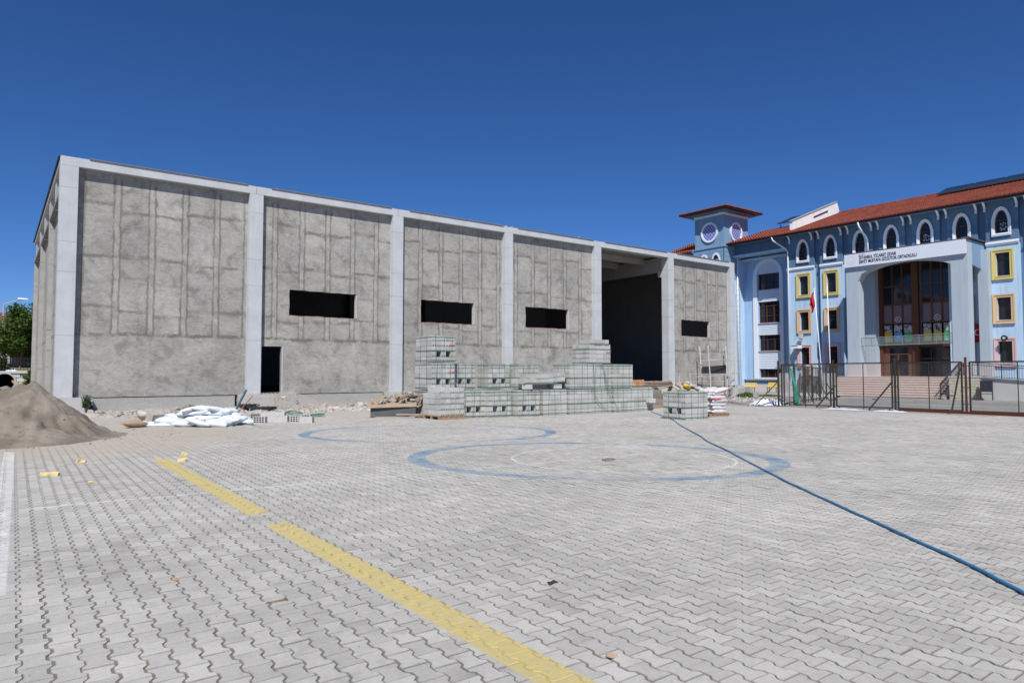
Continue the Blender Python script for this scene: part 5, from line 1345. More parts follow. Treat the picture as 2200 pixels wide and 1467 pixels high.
crumple(*(spot(440, 902)[:2]), 1.5, .8, .20, 'creased white plastic thrown over the middle of the sack heap', m=m_sack, seed=25, rot=-.65, z=.22)
crumple(*spot(520, 908)[:2], .9, .7, .12, 'loose white plastic at the right end of the sack heap', m=m_sack, seed=15, rot=.3)
# brown paper bag, carton and grey cloth left of the heap
m_kraft = mat('kraft_paper', (.36, .26, .18), .85, .2, 5, 40, .15, .01)
p_ = spot(290, 918); o = shared(sack_mesh(9, .62, .34, .2), 'paper_bag', None, (p_.x, p_.y, .11), (0, .05, .2)); o.data.materials.append(m_kraft); tag(o, 'torn brown paper bag lying left of the white sacks', 'paper bag')
p_ = spot(312, 907); o = shared(sack_mesh(12, .6, .42, .26), 'paper_bag', None, (p_.x, p_.y, .18), (.3, .5, 1.0)); o.data.materials.append(mat('pale_paper', (.46, .41, .36), .9, .2, 5, 40, .15, .01)); tag(o, 'pale crumpled paper bag standing behind the brown one', 'paper bag')
p_ = spot(312, 915); crumple(p_.x, p_.y, .55, .3, .2, 'small white plastic bag between brown bag and sack heap', m=m_sack, seed=33)
p_ = spot(332, 909); tag(part(MB().obox((p_.x, p_.y, .17), (.4, .3, .3), Matrix.Rotation(.5, 3, 'Z')@Matrix.Rotation(.3, 3, 'X')), 'carton', mat('grey_carton', (.38, .35, .31), .9, .2, 4, 30, .15)), 'greyish cardboard carton left of the white sack heap', 'carton')
# cement sacks on their pallet, right of the lone pack
for me in smesh: pass
cs = [sack_mesh(50+s, .60, .40, .125, .24) for s in range(3)]
for me in cs: me.materials.append(m_csack)
bx, by = 20.45, 15.25
pal2 = thing('wooden_pallet', 'low wooden pallet under the cement sacks at the right', 'pallet', (bx+.4, by+.5, 0))
for k in range(3): part(MB().box(bx-.02, bx+1.0, by-.05+k*.5, by+.06+k*.5, 0, .1), 'runner', m_wood, pal2)
for k in range(5): part(MB().box(bx-.02+.22*k, bx+.14+.22*k, by-.08, by+1.1, .102, .125), 'board', m_wood, pal2)
lay = ['bottom', 'second', 'third', 'fourth', 'fifth', 'sixth', 'top']
for l in range(7):
    for j in range(3):
        if l == 6 and j == 2: continue
        o = shared(cs[(l+j) % 3], 'cement_sack', None, (bx+.45+rr.uniform(-.04, .04)+(.12 if l > 4 else 0), by+.12+.37*j+rr.uniform(-.03, .03), .19+l*.127), (rr.uniform(-.04, .04), rr.uniform(-.05, .05)-(.16 if l > 5 else 0), rr.uniform(-.06, .06)+(PI/2 if False else 0)), (1.35, 1, 1.12))
        tag(o, '%s cement sack of the %s layer on the right-hand pallet' % (('nearest', 'middle', 'farthest')[j], lay[l]), 'sack', 'cement sacks stacked on a pallet')
        if j == 0 and l in (2, 3, 5):
            pass
for k, (l, s_) in enumerate(((3, .24), (5, .18))):
    o_ = MB()
tag(part(MB().plate(lambda u, v, d: (u, by-.062+d, v), [(bx+.1, .60), (bx+.75, .59), (bx+.74, .64), (bx+.1, .655)], [], -.022, 0).plate(lambda u, v, d: (u, by-.064+d, v), circ(bx+.72, .87, .055, 12), [], -.022, 0), 'red_print', mat('red_print', (.62, .12, .14), .7)), 'faded red print on the near side of the cement sacks', 'print')
# ------------------------------------------------------------------ sand heap
def hash2(a, b): return noise.noise(Vector((a, b, 3.3)))
def sand_h(x, y):
    def cone(cx, cy, h, r_, k=1.25):
        d = math.hypot(x-cx, y-cy)/r_; return h*max(0, 1-d)**k
    h = max(cone(.8, 20.75, 1.34, 1.78, 1.03), cone(.25, 20.95, 1.33, 2.4, 1.05), cone(.5, 20.8, 1.31, 2.1, 1.0), cone(-.9, 21.2, 1.30, 2.9, 1.05), cone(-2.8, 21.5, 1.35, 3.0), cone(.3, 19.8, .66, 2.0, 1.2))
    sm = .5*cone(.5, 20.6, 1.2, 2.7, 1.8)
    h = max(h, sm)
    n_ = noise.fractal(Vector((x*1.1, y*1.1, 0)), 1.0, 2.0, 5)
    q = min(1, h*3.5)
    a = math.atan2(y-20.8, x-.9); gul = noise.noise(Vector((a*5.5, 0, 7)))*.10*q*min(1, math.hypot(x-.9, y-20.8))
    for (px_, py_, pr_, pd_) in ((1.2, 19.7, .35, .14), (.2, 19.4, .5, .16), (-.5, 19.9, .4, .15), (1.6, 20.2, .3, .12), (.7, 19.2, .3, .09)):
        d_ = math.hypot(x-px_, (y-py_)*1.4)/pr_
        if d_ < 1: h -= pd_*min(1, (1-d_)*2.2)*min(1, h*4)
    return h+q*(.14*n_+.05*noise.noise(Vector((x*5, y*5, 1)))+.03*abs(noise.noise(Vector((x*14, y*14, 4)))))+gul
mb = MB(); n_ = 190; X0, X1_, Y0, Y1_ = -5.5, 4.8, 17.0, 24.4
for j in range(n_+1):
    for i in range(n_+1):
        x = X0+(X1_-X0)*i/n_; y = Y0+(Y1_-Y0)*j/n_; mb.v.append((x, y, sand_h(x, y)-.022))
for j in range(n_):
    for i in range(n_):
        a = j*(n_+1)+i; c_ = [a, a+1, a+n_+2, a+n_+1]
        if max(mb.v[q][2] for q in c_) > -.015: mb.f.append(tuple(c_)); mb.mi.append(0)
def sand_mat():
    n = NT('damp_sand'); p = n.P()[3]; a = n.noise(p, .9, 6, .65); g = n.noise(p, 90, 4, .8); b = n.noise(p, 6, 5, .7)
    c = n.mix(n.smooth(a, .38, .62), (.185, .155, .122), (.285, .245, .20)); c = n.mix(1.0, c, n.gray(n.M('ADD', n.lin(g, .3, .7, .86, 1.1), n.lin(b, .3, .7, -.08, .06))), 'MULTIPLY')
    return n.out(c, .98, n.M('ADD', n.M('MULTIPLY', g, .4), b), .03, .9)
m_sand = sand_mat()
solo(mb, 'sand_heap', m_sand, 'large heap of brown building sand at the left edge, before the hall', 'sand heap', smooth=True, origin=(.8, 20.6, 0))
# ------------------------------------------------------------------ rubble and litter
def rock_mesh(seed, m_, sub=1):
    bm = bmesh.new(); bmesh.ops.create_icosphere(bm, subdivisions=sub, radius=.5); r_ = random.Random(seed)
    for v in bm.verts: v.co *= 1+.55*noise.noise(v.co*2.2+Vector((seed, 0, 0))); v.co.z *= .62
    me = bpy.data.meshes.new('rock'); bm.to_mesh(me); bm.free(); me.materials.append(m_); return me
m_rub = mat('rubble_concrete', (.44, .42, .38), .95, .5, 1.6, 25, .35, .02, rnd=.25)
m_rub2 = mat('brick_rubble', (.42, .31, .26), .95, .25, 3, 25, .25, .02, rnd=.2)
rocks = [rock_mesh(s, m_rub) for s in range(6)]; rocksb = [rock_mesh(20+s, m_rub2) for s in range(2)]
def scatter(name, lab, cat, n_, fx, smin, smax, seed, mats_, kind='stuff'):
    r_ = random.Random(seed); m = MB(); V = []; F = []; MI = []
    src = [([v.co.copy() for v in me.vertices], [tuple(p.vertices) for p in me.polygons]) for me in rocks]
    for _ in range(n_):
        x, y, z = fx(r_); s_ = smin*(smax/smin)**(r_.random()**2.2); vs_, fs_ = src[r_.randrange(6)]
        M_ = Matrix.Rotation(r_.uniform(0, 6.28), 3, 'Z')@Matrix.Rotation(r_.uniform(-.5, .5), 3, 'X'); b = len(V)
        for v in vs_: q = M_@v; V.append((x+q.x*s_, y+q.y*s_, z+q.z*s_+s_*.14))
        mi = 0 if r_.random() > .14 or len(mats_) < 2 else 1
        for f_ in fs_: F.append(tuple(b+i for i in f_)); MI.append(mi)
    m.v, m.f, m.mi = V, F, MI
    o = part(m, name, mats_, fix=False); tag(o, lab, cat); o['kind'] = kind; return o
def strip(r_):
    x = r_.uniform(3.0, 30); y = 27.0+4.4*r_.random()**.8; return (x, y, .28*max(0, (y-28.2)/3.2)*(.6+.5*noise.noise(Vector((x*.7, 0, 0)))) - .02)
# low bank of rubbly soil along the wall
bk = MB(); nx_, ny_ = 150, 22
def bank(x, y):
    t = max(0, min(1, (y-27.4)/3.6)); return gnd(x, y)-.05+.10*t*t*(3-2*t)*(.75+.6*noise.noise(Vector((x*.45, y*.3, 0))))+.05*noise.fractal(Vector((x*1.6, y*1.6, 2)), 1, 2, 4)*min(1, t*4)
for j in range(ny_+1):
    for i in range(nx_+1):
        x = 2+28.5*i/nx_; y = 26.6+5.6*j/ny_; bk.v.append((x, y, bank(x, y)))
for j in range(ny_):
    for i in range(nx_): a = j*(nx_+1)+i; bk.f.append((a, a+1, a+nx_+2, a+nx_+1)); bk.mi.append(0)
struct(bk, 'rubble_bank', mat('rubbly_soil', (.40, .375, .335), .95, .25, 1.2, 14, .35, .05), smooth=False)
def onbank(fx):
    def g(r_):
        x, y = fx(r_); return (x, y, bank(x, y) if y > 26.7 else 0)
    return g
scatter('rubble', 'broken concrete and stones strewn along the foot of the hall', 'rubble', 2600, onbank(lambda r_: (r_.uniform(3, 30), 27.0+4.4*r_.random())), .04, .34, 3, [m_rub, m_rub2])
scatter('rubble', 'heap of broken pale blocks left of the timber pile', 'rubble', 700, onbank(lambda r_: (r_.gauss(13.3, 1.5), 26.7+2.4*r_.random())), .05, .34, 4, [m_rub, m_rub2])
scatter('rubble', 'stony crumbs under the rusty reinforcing mesh', 'rubble', 500, onbank(lambda r_: (r_.gauss(9.2, 1.2), 27+2.2*r_.random())), .05, .32, 6, [m_rub, m_rub2])
scatter('gravel', 'spilled grey gravel covering a gap in the yellow stripe', 'gravel', 900, lambda r_: (2.62+r_.gauss(0, .27), 7.62+r_.gauss(0, .26), .0), .005, .024, 7, [mat('grey_gravel', (.38, .37, .35), .95, .3, 3, 25, .25)])
scatter('grit', 'loose grit and small stones scattered over the paving', 'grit', 2600, lambda r_: ((lambda D, s_: (s_*_r.x+D*.603, s_*_r.y+D*.798, .001))(3.2+18*r_.random()**1.2, 0) if False else (lambda D, u: ((u*.78*D)*_r.x+D*math.cos(YAW), (u*.78*D)*_r.y+D*math.sin(YAW), .002))(3.1+17*r_.random()**1.1, r_.uniform(-1, 1))), .0025, .012, 8, [mat('grey_grit', (.33, .32, .30), .95, .3, 3, 25, .25)])
scatter('crumbs', 'lumps of sand rolled off the heap', 'sand lumps', 420, lambda r_: (lambda a, d: (.8+d*math.cos(a), 20.2+d*math.sin(a)*.9, max(0, sand_h(.8+d*math.cos(a), 20.2+d*math.sin(a)*.9)-.02)))(r_.uniform(0, 6.28), 3.2*r_.random()**.6), .012, .06, 9, [m_sand])
# debris on the threshold of the open bay
tx, ty = on_y(1470, 835, 30.6).x, 30.6
scatter('rubble', 'heap of broken blocks and trash at the right jamb of the big opening', 'rubble', 520, lambda r_: (lambda x, y: (x, y, max(-.1, .95-.30*abs(x-tx)-.45*abs(y-ty))))(r_.gauss(tx, 1.1), r_.gauss(ty, .5)), .06, .42, 12, [m_rub, m_rub2])
mb = MB(); nn = 30
for j in range(nn+1):
    for i in range(nn+1):
        x = tx-4.5+9*i/nn; y = 28.2+3.8*j/nn; d = math.hypot((x-tx)/4.0, (y-31.0)/2.4); mb.v.append((x, y, gnd(x, y)-.05+max(0, 1-d)*1.15+.08*noise.noise(Vector((x*2, y*2, 0)))))
for j in range(nn):
    for i in range(nn): a = j*(nn+1)+i; mb.f.append((a, a+1, a+nn+2, a+nn+1)); mb.mi.append(0)
solo(mb, 'earth_mound', mat('mound_soil', (.42, .36, .29), .95, .2, 2, 20, .3, .04), 'mound of tan earth sloping down from the threshold of the big opening', 'earth mound')
p_ = on_y(1476, 831, 29.9); tag(shared(smesh[1].copy(), 'yellow_bag', None, p_, (.2, .3, .5), (1.3, 1.0, 1.4)), 'crumpled yellow bag on the rubble right of the big opening', 'bag').data.materials.clear()
bpy.data.objects['yellow_bag'].data.materials.append(mat('yellow_plastic', (.70, .52, .06), .5, .2, 5, 30, .1))
for k, (px, py, lab) in enumerate(((1508, 838, 'white plastic bag lying on the rubble, just right of the yellow one'), (1524, 842, 'second white plastic bag lying on the rubble above the cement sacks'))):
    p_ = on_y(px, py, 29.8); o = shared(smesh[2+k], 'plastic_bag', None, p_, (.2, .2, .9*k), (1.4, 1.2, 1.6)); tag(o, lab, 'bag')
# coil of ribbed pipe lying on the threshold
p_ = on_y(1395, 826, 30.9); coil = thing('pipe_coil', 'flat coil of ribbed brown pipe on the threshold of the big opening', 'pipe coil', p_)
for r_i, (rad, zz) in enumerate(((1.95, 0), (1.78, .06), (1.86, .14))):
    pts = [p_+Vector((rad*math.cos(a*.13), .55*rad*math.sin(a*.13), zz+.03*math.sin(a*.3))) for a in range(49)]
    rad_ = [.075 if k % 2 else .058 for k in range(49)]
    part(MB().tube(pts, rad_, 6, caps=False), 'turn', mat('ribbed_pipe', (.24, .17, .13), .7, .2, 5, 30, .2), coil)
# small stack of bricks left of the coil
bs = on_y(1366, 829, 30.2); bst = thing('brick_stack', 'small stack of orange hollow bricks left of the ribbed pipe coil', 'brick stack', bs)
for k in range(10):
    part(MB().obox(bs+Vector((.30*(k % 5)-.5, .1*(k//5), .1+.2*(k//5))), (.26, .14, .18), Matrix.Rotation(random.uniform(-.15, .15), 3, 'Z')), 'brick', mat('orange_brick', (.50, .27, .15), .9, .15, 4, 30, .15, rnd=.15), bst)
# leaning formwork board of grey planks at the end of the front row
A = on_z(1396, 874, 0); 
lb = thing('formwork_board', 'grey weathered plank board leaning behind the last low block pack', 'board', A)
a0 = on_y(1396, 873, 21.2); a1 = on_y(1434, 875, 21.2); b0 = on_y(1394, 838, 23.0); b1 = on_y(1420, 838, 23.0)
for k in range(9):
    t0, t1 = k/9+.006, (k+1)/9-.006
    q = [a0.lerp(b0, t0), a1.lerp(b1, t0), a1.lerp(b1, t1), a0.lerp(b0, t1)]; nn_ = (q[1]-q[0]).cross(q[3]-q[0]).normalized()*.03
    part(MB().hexa([v for v in q]+[v+nn_ for v in q]), 'plank', mat('weathered_board', (.17, .15, .125), .9, .25, 3, 30, .25, .005, rnd=.2), lb)
part(MB().bar(a0-Vector((.3, .3, -.02)), a1+Vector((.4, -.2, .02)), .16, .12), 'foot_beam', m_wood, lb)
# timber heap
tc = on_z(850, 897, 0)
m_tim = [mat('timber_tan', (.40, .31, .22), .9, .2, 4, 30, .2, .004), mat('timber_grey', (.33, .31, .29), .9, .2, 4, 30, .2, .004), mat('timber_brown', (.26, .17, .11), .9, .2, 4, 30, .2, .004)]
th = thing('timber_heap', 'untidy heap of sawn timber offcuts and planks left of the tall block pile', 'timber heap', tc)
rr = random.Random(5); dirs = _r
part(MB().bar(tc+dirs*-.85+Vector((.1, .2, .18)), tc+dirs*.75+Vector((.1, .2, .18)), .5, .36), 'crate_side', mat('wet_board', (.10, .10, .10), .8, .3, 3, 30, .3), th)
part(MB().bar(tc+dirs*-1.05+Vector((0, -.1, .40)), tc+dirs*.75+Vector((0, 0, .46)), .14, .12), 'plank', m_tim[0], th)
part(MB().bar(tc+dirs*-.8+Vector((-.05, -.25, .02)), tc+dirs*.6+Vector((0, -.2, .03)), .12, .05), 'plank', m_tim[1], th)
for k in range(34):
    c = tc+dirs*rr.uniform(-.75, 1.0)+Vector((rr.uniform(0, .4), rr.uniform(0, .6), .44+rr.uniform(0, .30)*(1 if k % 3 else .3)))
    d = (dirs*rr.uniform(-1, 1)+Vector((rr.uniform(-.5, .5), rr.uniform(-.5, .5), rr.uniform(-.4, .6)))).normalized()*rr.uniform(.15, .42)
    part(MB().bar(c-d, c+d, rr.uniform(.05, .10), rr.uniform(.03, .09)), 'plank', m_tim[k % 3 if k % 4 else 0], th)
for k in range(10):
    c = tc+dirs*rr.uniform(.2, 1.4)+Vector((rr.uniform(-.2, .2), rr.uniform(-.2, .2), rr.uniform(.03, .14)))
    d = (dirs+Vector((rr.uniform(-.4, .4), rr.uniform(-.4, .4), 0))).normalized()*rr.uniform(.2, .5)
    part(MB().bar(c-d, c+d, .08, .04), 'plank', m_tim[k % 3], th)
# reinforcing mesh mats leaning on the bank
rm = thing('rebar_mesh', 'whitish reinforcing mesh mats propped aslant near the doorway of the hall', 'rebar mesh', on_z(630, 886, 0))
def mesh_mat(o_, u, v, nu_, nv_, m_):
    m = MB()
    for i in range(nu_+1): a = o_+u*(i/nu_); m.bar(a, a+v, .016)
    for j in range(nv_+1): a = o_+v*(j/nv_); m.bar(a+Vector((0, 0, .014)), a+u+Vector((0, 0, .014)), .014)
    part(m, 'mat', m_, rm)
m_bar = mat('dusty_steel_bar', (.44, .40, .36), .8, .2, 5, 30, .2)
q0 = on_y(602, 880, 28.6); mesh_mat(q0, Vector((2.2, -.1, .05)), Vector((-1.0, 1.9, .62)), 13, 9, m_bar)
q0 = on_y(590, 883, 28.2); mesh_mat(q0, Vector((1.7, -.2, .02)), Vector((-.9, 2.1, .45)), 9, 10, m_bar)
# blue and rusty pipes leaning over the bank
tag(part(MB().tube([on_y(505, 884, 28.6), on_y(529, 838, 29.3)], .045, 8), 'blue_pipe', mat('blue_steel', (.045, .085, .12), .6)), 'dark blue pipe stuck slantwise in the rubble left of the doorway', 'pipe')
tag(part(MB().tube([on_y(510, 888, 28.5), on_y(543, 850, 29.2)], .018, 6), 'rusty_rod', mat('rust', (.28, .11, .07), .9)), 'thin rusty rod leaning beside the dark blue pipe', 'rod')
# black rubber tubs
def tub(px, py, Y, rx, lab):
    c = on_y(px, py, Y); m = MB(); pr = [(0, .95), (.16, 1.0), (.17, .95), (.16, .9), (.03, .8), (.03, 0.02)]
    m.tube([c+Vector((0, 0, h)) for h, r_ in pr], [rx*r_ for h, r_ in pr], 20, caps=True); return solo(m, 'rubber_tub', mat('black_rubber', (.035, .037, .04), .7, .2, 3, 30, .2), lab, 'tub', smooth=False)
tub(536, 876, 29.6, .42, 'small black rubber tub behind the blue pipe'); tub(566, 882, 28.8, .52, 'larger black rubber mixing tub left of the reinforcing mesh')
# hollow blocks lying on the ground in front of the bank
def hollow(name='hollow_block'):
    m = MB(); hs_ = [rect(-.17+.085*i, -.105+.085*i, -.085+.065*j, -.04+.065*j) for i in range(4) for j in range(3)]
    m.plate(lambda u, v, d: (u, d, v), rect(-.19, .19, -.1, .1), hs_, -.1, .1); return m.mesh(name, mats=[mat('ash_block', (.46, .455, .44), .95, .15, 3, 30, .2, .01, rnd=.08)])
hm = hollow()
for k, (px, py, rz, rx, lab) in enumerate(((559, 908, -.65, 0, 'hollow block showing its slots, leftmost of those on the paving'), (585, 905, -.6, PI/2, 'pale block lying flat right of the leftmost hollow block'), (605, 906, -.6, PI/2, 'pale block with a dark chip, in the middle of the lying blocks'),
        (622, 905, -.62, PI/2, 'pale block laid end to end with the chipped one'), (637, 906, -.6, 0, 'hollow block showing its slots, right of the pale lying blocks'), (655, 903, -.5, 0, 'last hollow block on the right of the line, half sunk in dust'),
        (545, 901, .3, 0, 'hollow block behind the leftmost one'), (575, 897, -.6, PI/2, 'long pale block in the second line, left'), (600, 897, -.62, PI/2, 'long pale block in the second line, right'), (659, 908, -.7, PI/2, 'thin broken block at the right end of the lying blocks'))):
    p_ = on_z(px, py, 0); o = shared(hm, 'hollow_block', None, (p_.x, p_.y, .095), (rx, 0, rz), (1.1, 1, 1) if rx else None); tag(o, lab, 'block', 'blocks lying on the paving before the hall')
for k, (px, py, s_, lab) in enumerate(((705, 882, .34, 'white chunk of aerated block on the bank, left of the pair'), (718, 881, .36, 'white chunk of aerated block on the bank, right of the pair'), (774, 868, .22, 'small white brick lying at the foot of the wall'), (614, 852, .30, 'white slab resting on the rim by the doorway'))):
    p_ = on_y(px, py, 29.0 if k < 2 else 30.8); solo(MB().obox(p_, (s_*1.2, s_*.7, s_*.8 if k != 3 else .08), Matrix.Rotation(.5-k, 3, 'Z')), 'block_chunk', mat('aerated_white', (.66, .66, .64), .9, .1, 4, 30, .1), lab, 'block chunk')
strapline([(8.0, 24.0, .02), (8.5, 24.2, .08), (9.2, 23.6, .05), (9.6, 24.1, .1), (9.0, 24.6, .04), (9.8, 24.8, .03)], 'tangle of green strap on the ground by the hollow blocks', .02)
strapline([tuple(on_z(500, 917)), tuple(on_z(520, 912)+Vector((0,0,.05))), tuple(on_z(553, 915)), tuple(on_z(560, 918))], 'short green strap on the ground right of the sack heap', .014)
strapline([tuple(on_z(600, 894)), tuple(on_z(625, 889)+Vector((0,0,.12))), tuple(on_z(650, 890)+Vector((0,0,.04))), tuple(on_z(612, 891)+Vector((0,0,.1))), tuple(on_z(660, 897))], 'green strap tangle below the reinforcing mesh', .02)
# scaffold in front of the last bay
sf = thing('scaffold', 'rickety tube scaffold with plank decks and a dark board before the last bay', 'scaffold', (42.5, 31.0, -.1))
m_tube = mat('scaffold_tube', (.52, .50, .47), .6, .3, 3, 30, .2)
def SB(px, py, Y): return on_y(px, py, Y)
def tb(a, b, r_=.03, mm=None, nm='tube'): part(MB().tube([a, b], r_, 6), nm, mm or m_tube, sf)
for (t_, b_, Yt, Yb, r_) in (((1503, 744), (1511, 848), 31.4, 30.9, .045), ((1521, 742), (1530, 870), 30.3, 30.2, .04), ((1559, 743), (1563, 830), 31.6, 31.5, .05), ((1578, 740), (1581, 860), 30.6, 30.5, .035), ((1482, 800), (1484, 850), 30.4, 30.4, .025), ((1460, 808), (1460, 835), 30.6, 30.6, .02), ((1566, 775), (1569, 855), 31.6, 31.6, .03)):
    tb(SB(*t_, Yt), SB(*b_, Yb), r_)
for (a, b, Ya, Yb, r_) in (((1507, 775), (1581, 773), 31, 30.6, .035), ((1521, 772), (1592, 774), 30.3, 30.9, .03), ((1482, 803), (1582, 803), 30.4, 30.6, .02), ((1482, 820), (1582, 818), 30.4, 30.6, .018), ((1484, 806), (1497, 818), 30.4, 30.5, .012), ((1567, 806), (1579, 818), 30.6, 30.6, .012), ((1570, 801), (1592, 801), 30.7, 30.9, .04)):
    tb(SB(*a, Ya), SB(*b, Yb), r_)
q = [SB(1508, 788, 31.0), SB(1560, 784, 31.0), SB(1560, 802, 31.0), SB(1509, 804, 31.0)]; dv = Vector((0, .04, 0))
part(MB().hexa([q[3], q[2], q[2]+dv, q[3]+dv, q[0], q[1], q[1]+dv, q[0]+dv]), 'board', mat('tarred_board', (.035, .037, .04), .7, .2, 2, 20, .2), sf)
for k in range(3):
    o_ = Vector((0, .28*k, 0)); part(MB().bar(SB(1508, 810, 30.6)+o_, SB(1562, 804, 30.6)+o_, .26, .045), 'plank', mat('dusty_plank', (.38, .36, .33), .9, .2, 3, 30, .2, rnd=.1), sf)
for k in range(4):
    o_ = Vector((0, .28*k, 0)); part(MB().bar(SB(1495, 838, 30.2)+o_, SB(1582, 832, 30.2)+o_, .26, .05), 'plank', mat('dusty_plank', (.38, .36, .33), .9, .2, 3, 30, .2, rnd=.1), sf)
for k, (a, b, lab) in enumerate((((1555, 860), (1612, 872), 'grey scaffold tube lying on the soil, upper of the pair right of the sacks'), ((1570, 862), (1645, 874), 'long pale pole lying on the soil towards the plastic sheet'))):
    A_, B_ = on_z(*a, -.05), on_z(*b, -.05); tag(part(MB().tube([A_+Vector((0,0,.05)), B_+Vector((0,0,.05))], .035, 6), 'lying_pole', m_tube), lab, 'pole')
scatter('rubble', 'thin rubble and dry litter by the last column of the hall', 'rubble', 420, lambda r_: (lambda p: (p.x, p.y, gnd(p.x, p.y)))(on_z(r_.uniform(1550, 1670), 852+14*r_.random(), -.15)), .04, .2, 31, [m_rub, m_rub2])
# blue hose over the yard
hp_ = [(21.3, 18.8), (18.57, 15.53), (16.2, 13.1), (14.34, 11.09), (13.1, 9.85), (11.99, 8.58), (10.08, 6.51), (8.89, 5.17), (8.1, 4.24), (7.1, 3.03), (6.48, 2.3), (5.96, 1.76), (5.2, .9), (4.4, .1)]
P = [Vector((x, y, .022)) for x, y in hp_]; out = []
for i in range(len(P)-1):
    a, b, c, d = P[max(i-1, 0)], P[i], P[i+1], P[min(i+2, len(P)-1)]
    for k in range(14):
        t = k/14; v = .5*((2*b)+(-a+c)*t+(2*a-5*b+4*c-d)*t*t+(-a+3*b-3*c+d)*t*t*t); v.x += .018*noise.noise(Vector((i*1.7+t*2, 3, 0))); v.y -= .018*noise.noise(Vector((i*1.7+t*2, 9, 0))); v.z = .016+.004*noise.noise(v*3); out.append(v)
out.append(P[-1])
solo(MB().tube(out, .0135, 8), 'blue_hose', mat('blue_hose', (.025, .18, .36), .38, .12, 3, 40, .05, spec=.5), 'long blue hose running from the block packs across the paving to the right edge', 'hose', smooth=True)
# wire ring, twig, foam pieces, pebbles
wr = on_z(1306, 989); m = MB()
for k in range(2):
    m.tube([(wr.x+(.12+.02*k)*math.cos(a*.35)+.02*k, wr.y+(.08+.02*k)*math.sin(a*.35), .012+.01*k+.008*math.sin(a)) for a in range(19)], .004, 4)
solo(m, 'wire_ring', mat('rusty_wire', (.08, .07, .065), .7), 'small coil of dark wire inside the thin white ring', 'wire coil')
m_foam = mat('yellow_foam', (.72, .55, .24), .8, .12, 12, 60, .15, .01)
def foam(px, py, sx, sy, sz, rz, lab, mm=m_foam, cat='foam piece', name='foam_piece'):
    c = on_z(px, py); bm = bmesh.new(); bmesh.ops.create_cube(bm, size=1); bmesh.ops.subdivide_edges(bm, edges=bm.edges, cuts=3, use_grid_fill=True)
    for v in bm.verts: v.co.x *= sx; v.co.y *= sy; v.co.z *= sz; v.co += Vector((noise.noise(v.co*14+Vector((px, 0, 0))), noise.noise(v.co*14+Vector((0, px, 0))), noise.noise(v.co*14+Vector((0, 0, px)))))*.022
    me = bpy.data.meshes.new(name); bm.to_mesh(me); bm.free(); me.materials.append(mm)
    o = bpy.data.objects.new(name, me); o.location = (c.x, c.y, sz/2); o.rotation_euler.z = rz; col.objects.link(o); return tag(o, lab, cat)
foam(106, 1021, .25, .06, .05, -.42, 'longest yellow foam piece, alone at the left of the paving')
foam(392, 992, .13, .07, .06, -.6, 'yellow foam block just right of the far end of the yellow stripe')
foam(397, 978, .10, .06, .05, .3, 'small yellow foam lump behind the foam block near the stripe end')
foam(170, 993, .08, .06, .05, .2, 'round yellow foam lump midway between sand heap and long foam piece')
foam(181, 993, .05, .04, .04, .9, 'pale foam crumb beside the round foam lump')
foam(195, 1038, .04, .035, .03, .1, 'tiny pale foam crumb right of the long foam piece')
foam(1314, 1411, .045, .032, .02, .3, 'flat tan pebble on the paving near the bottom edge', mat('tan_stone', (.46, .34, .25), .9), 'pebble', 'pebble')
foam(377, 1246, .028, .022, .016, .3, 'small reddish pebble on the paving left of the stripe', mat('red_stone', (.45, .27, .18), .9), 'pebble', 'pebble')
foam(1186, 1252, .10, .035, .006, .1, 'dark flattened scrap on the paving right of the stripe', mat('dark_scrap', (.035, .035, .035), .8), 'scrap', 'dark_scrap')
tw = on_z(594, 1294); solo(MB().tube([tw+Vector((-.07, .012, .008)), tw+Vector((0, 0, .012)), tw+Vector((.075, -.005, .014))], [.003, .004, .006], 6), 'dry_twig', mat('twig_brown', (.20, .10, .05), .9), 'short brown dry twig on the paving left of the yellow stripe', 'twig')
# ------------------------------------------------------------------ LEFT BACKGROUND AND PLANTS
def leaf_mat(name, a, b):
    n = NT(name); p = n.P()[3]; oi = n.noise(p, 1.3, 4, .7); w_ = n.noise(p, 14, 2)
    c = n.mix(n.smooth(oi, .3, .7), a, b); c = n.mix(1.0, c, n.gray(n.lin(w_, .3, .7, .7, 1.25)), 'MULTIPLY')
    n.out(c, .6, spec=.3); 
    try: n.b.inputs['Transmission Weight'].default_value = 0.0
    except Exception: pass
    tr = n.t.nodes.new('ShaderNodeBsdfTranslucent'); ms = n.t.nodes.new('ShaderNodeMixShader'); ms.inputs[0].default_value = .25
    n.t.links.new(c, tr.inputs[0]); n.t.links.new(n.b.outputs[0], ms.inputs[1]); n.t.links.new(tr.outputs[0], ms.inputs[2])
    n.t.links.new(ms.outputs[0], n.t.nodes['Material Output'].inputs[0]); return n.m
m_leaf = leaf_mat('broad_leaf', (.055, .10, .018), (.11, .17, .03)); m_leaf2 = leaf_mat('dark_needle', (.025, .05, .015), (.05, .085, .025))
m_bark = mat('bark', (.12, .09, .07), .95, .3, 4, 30, .3, .02)
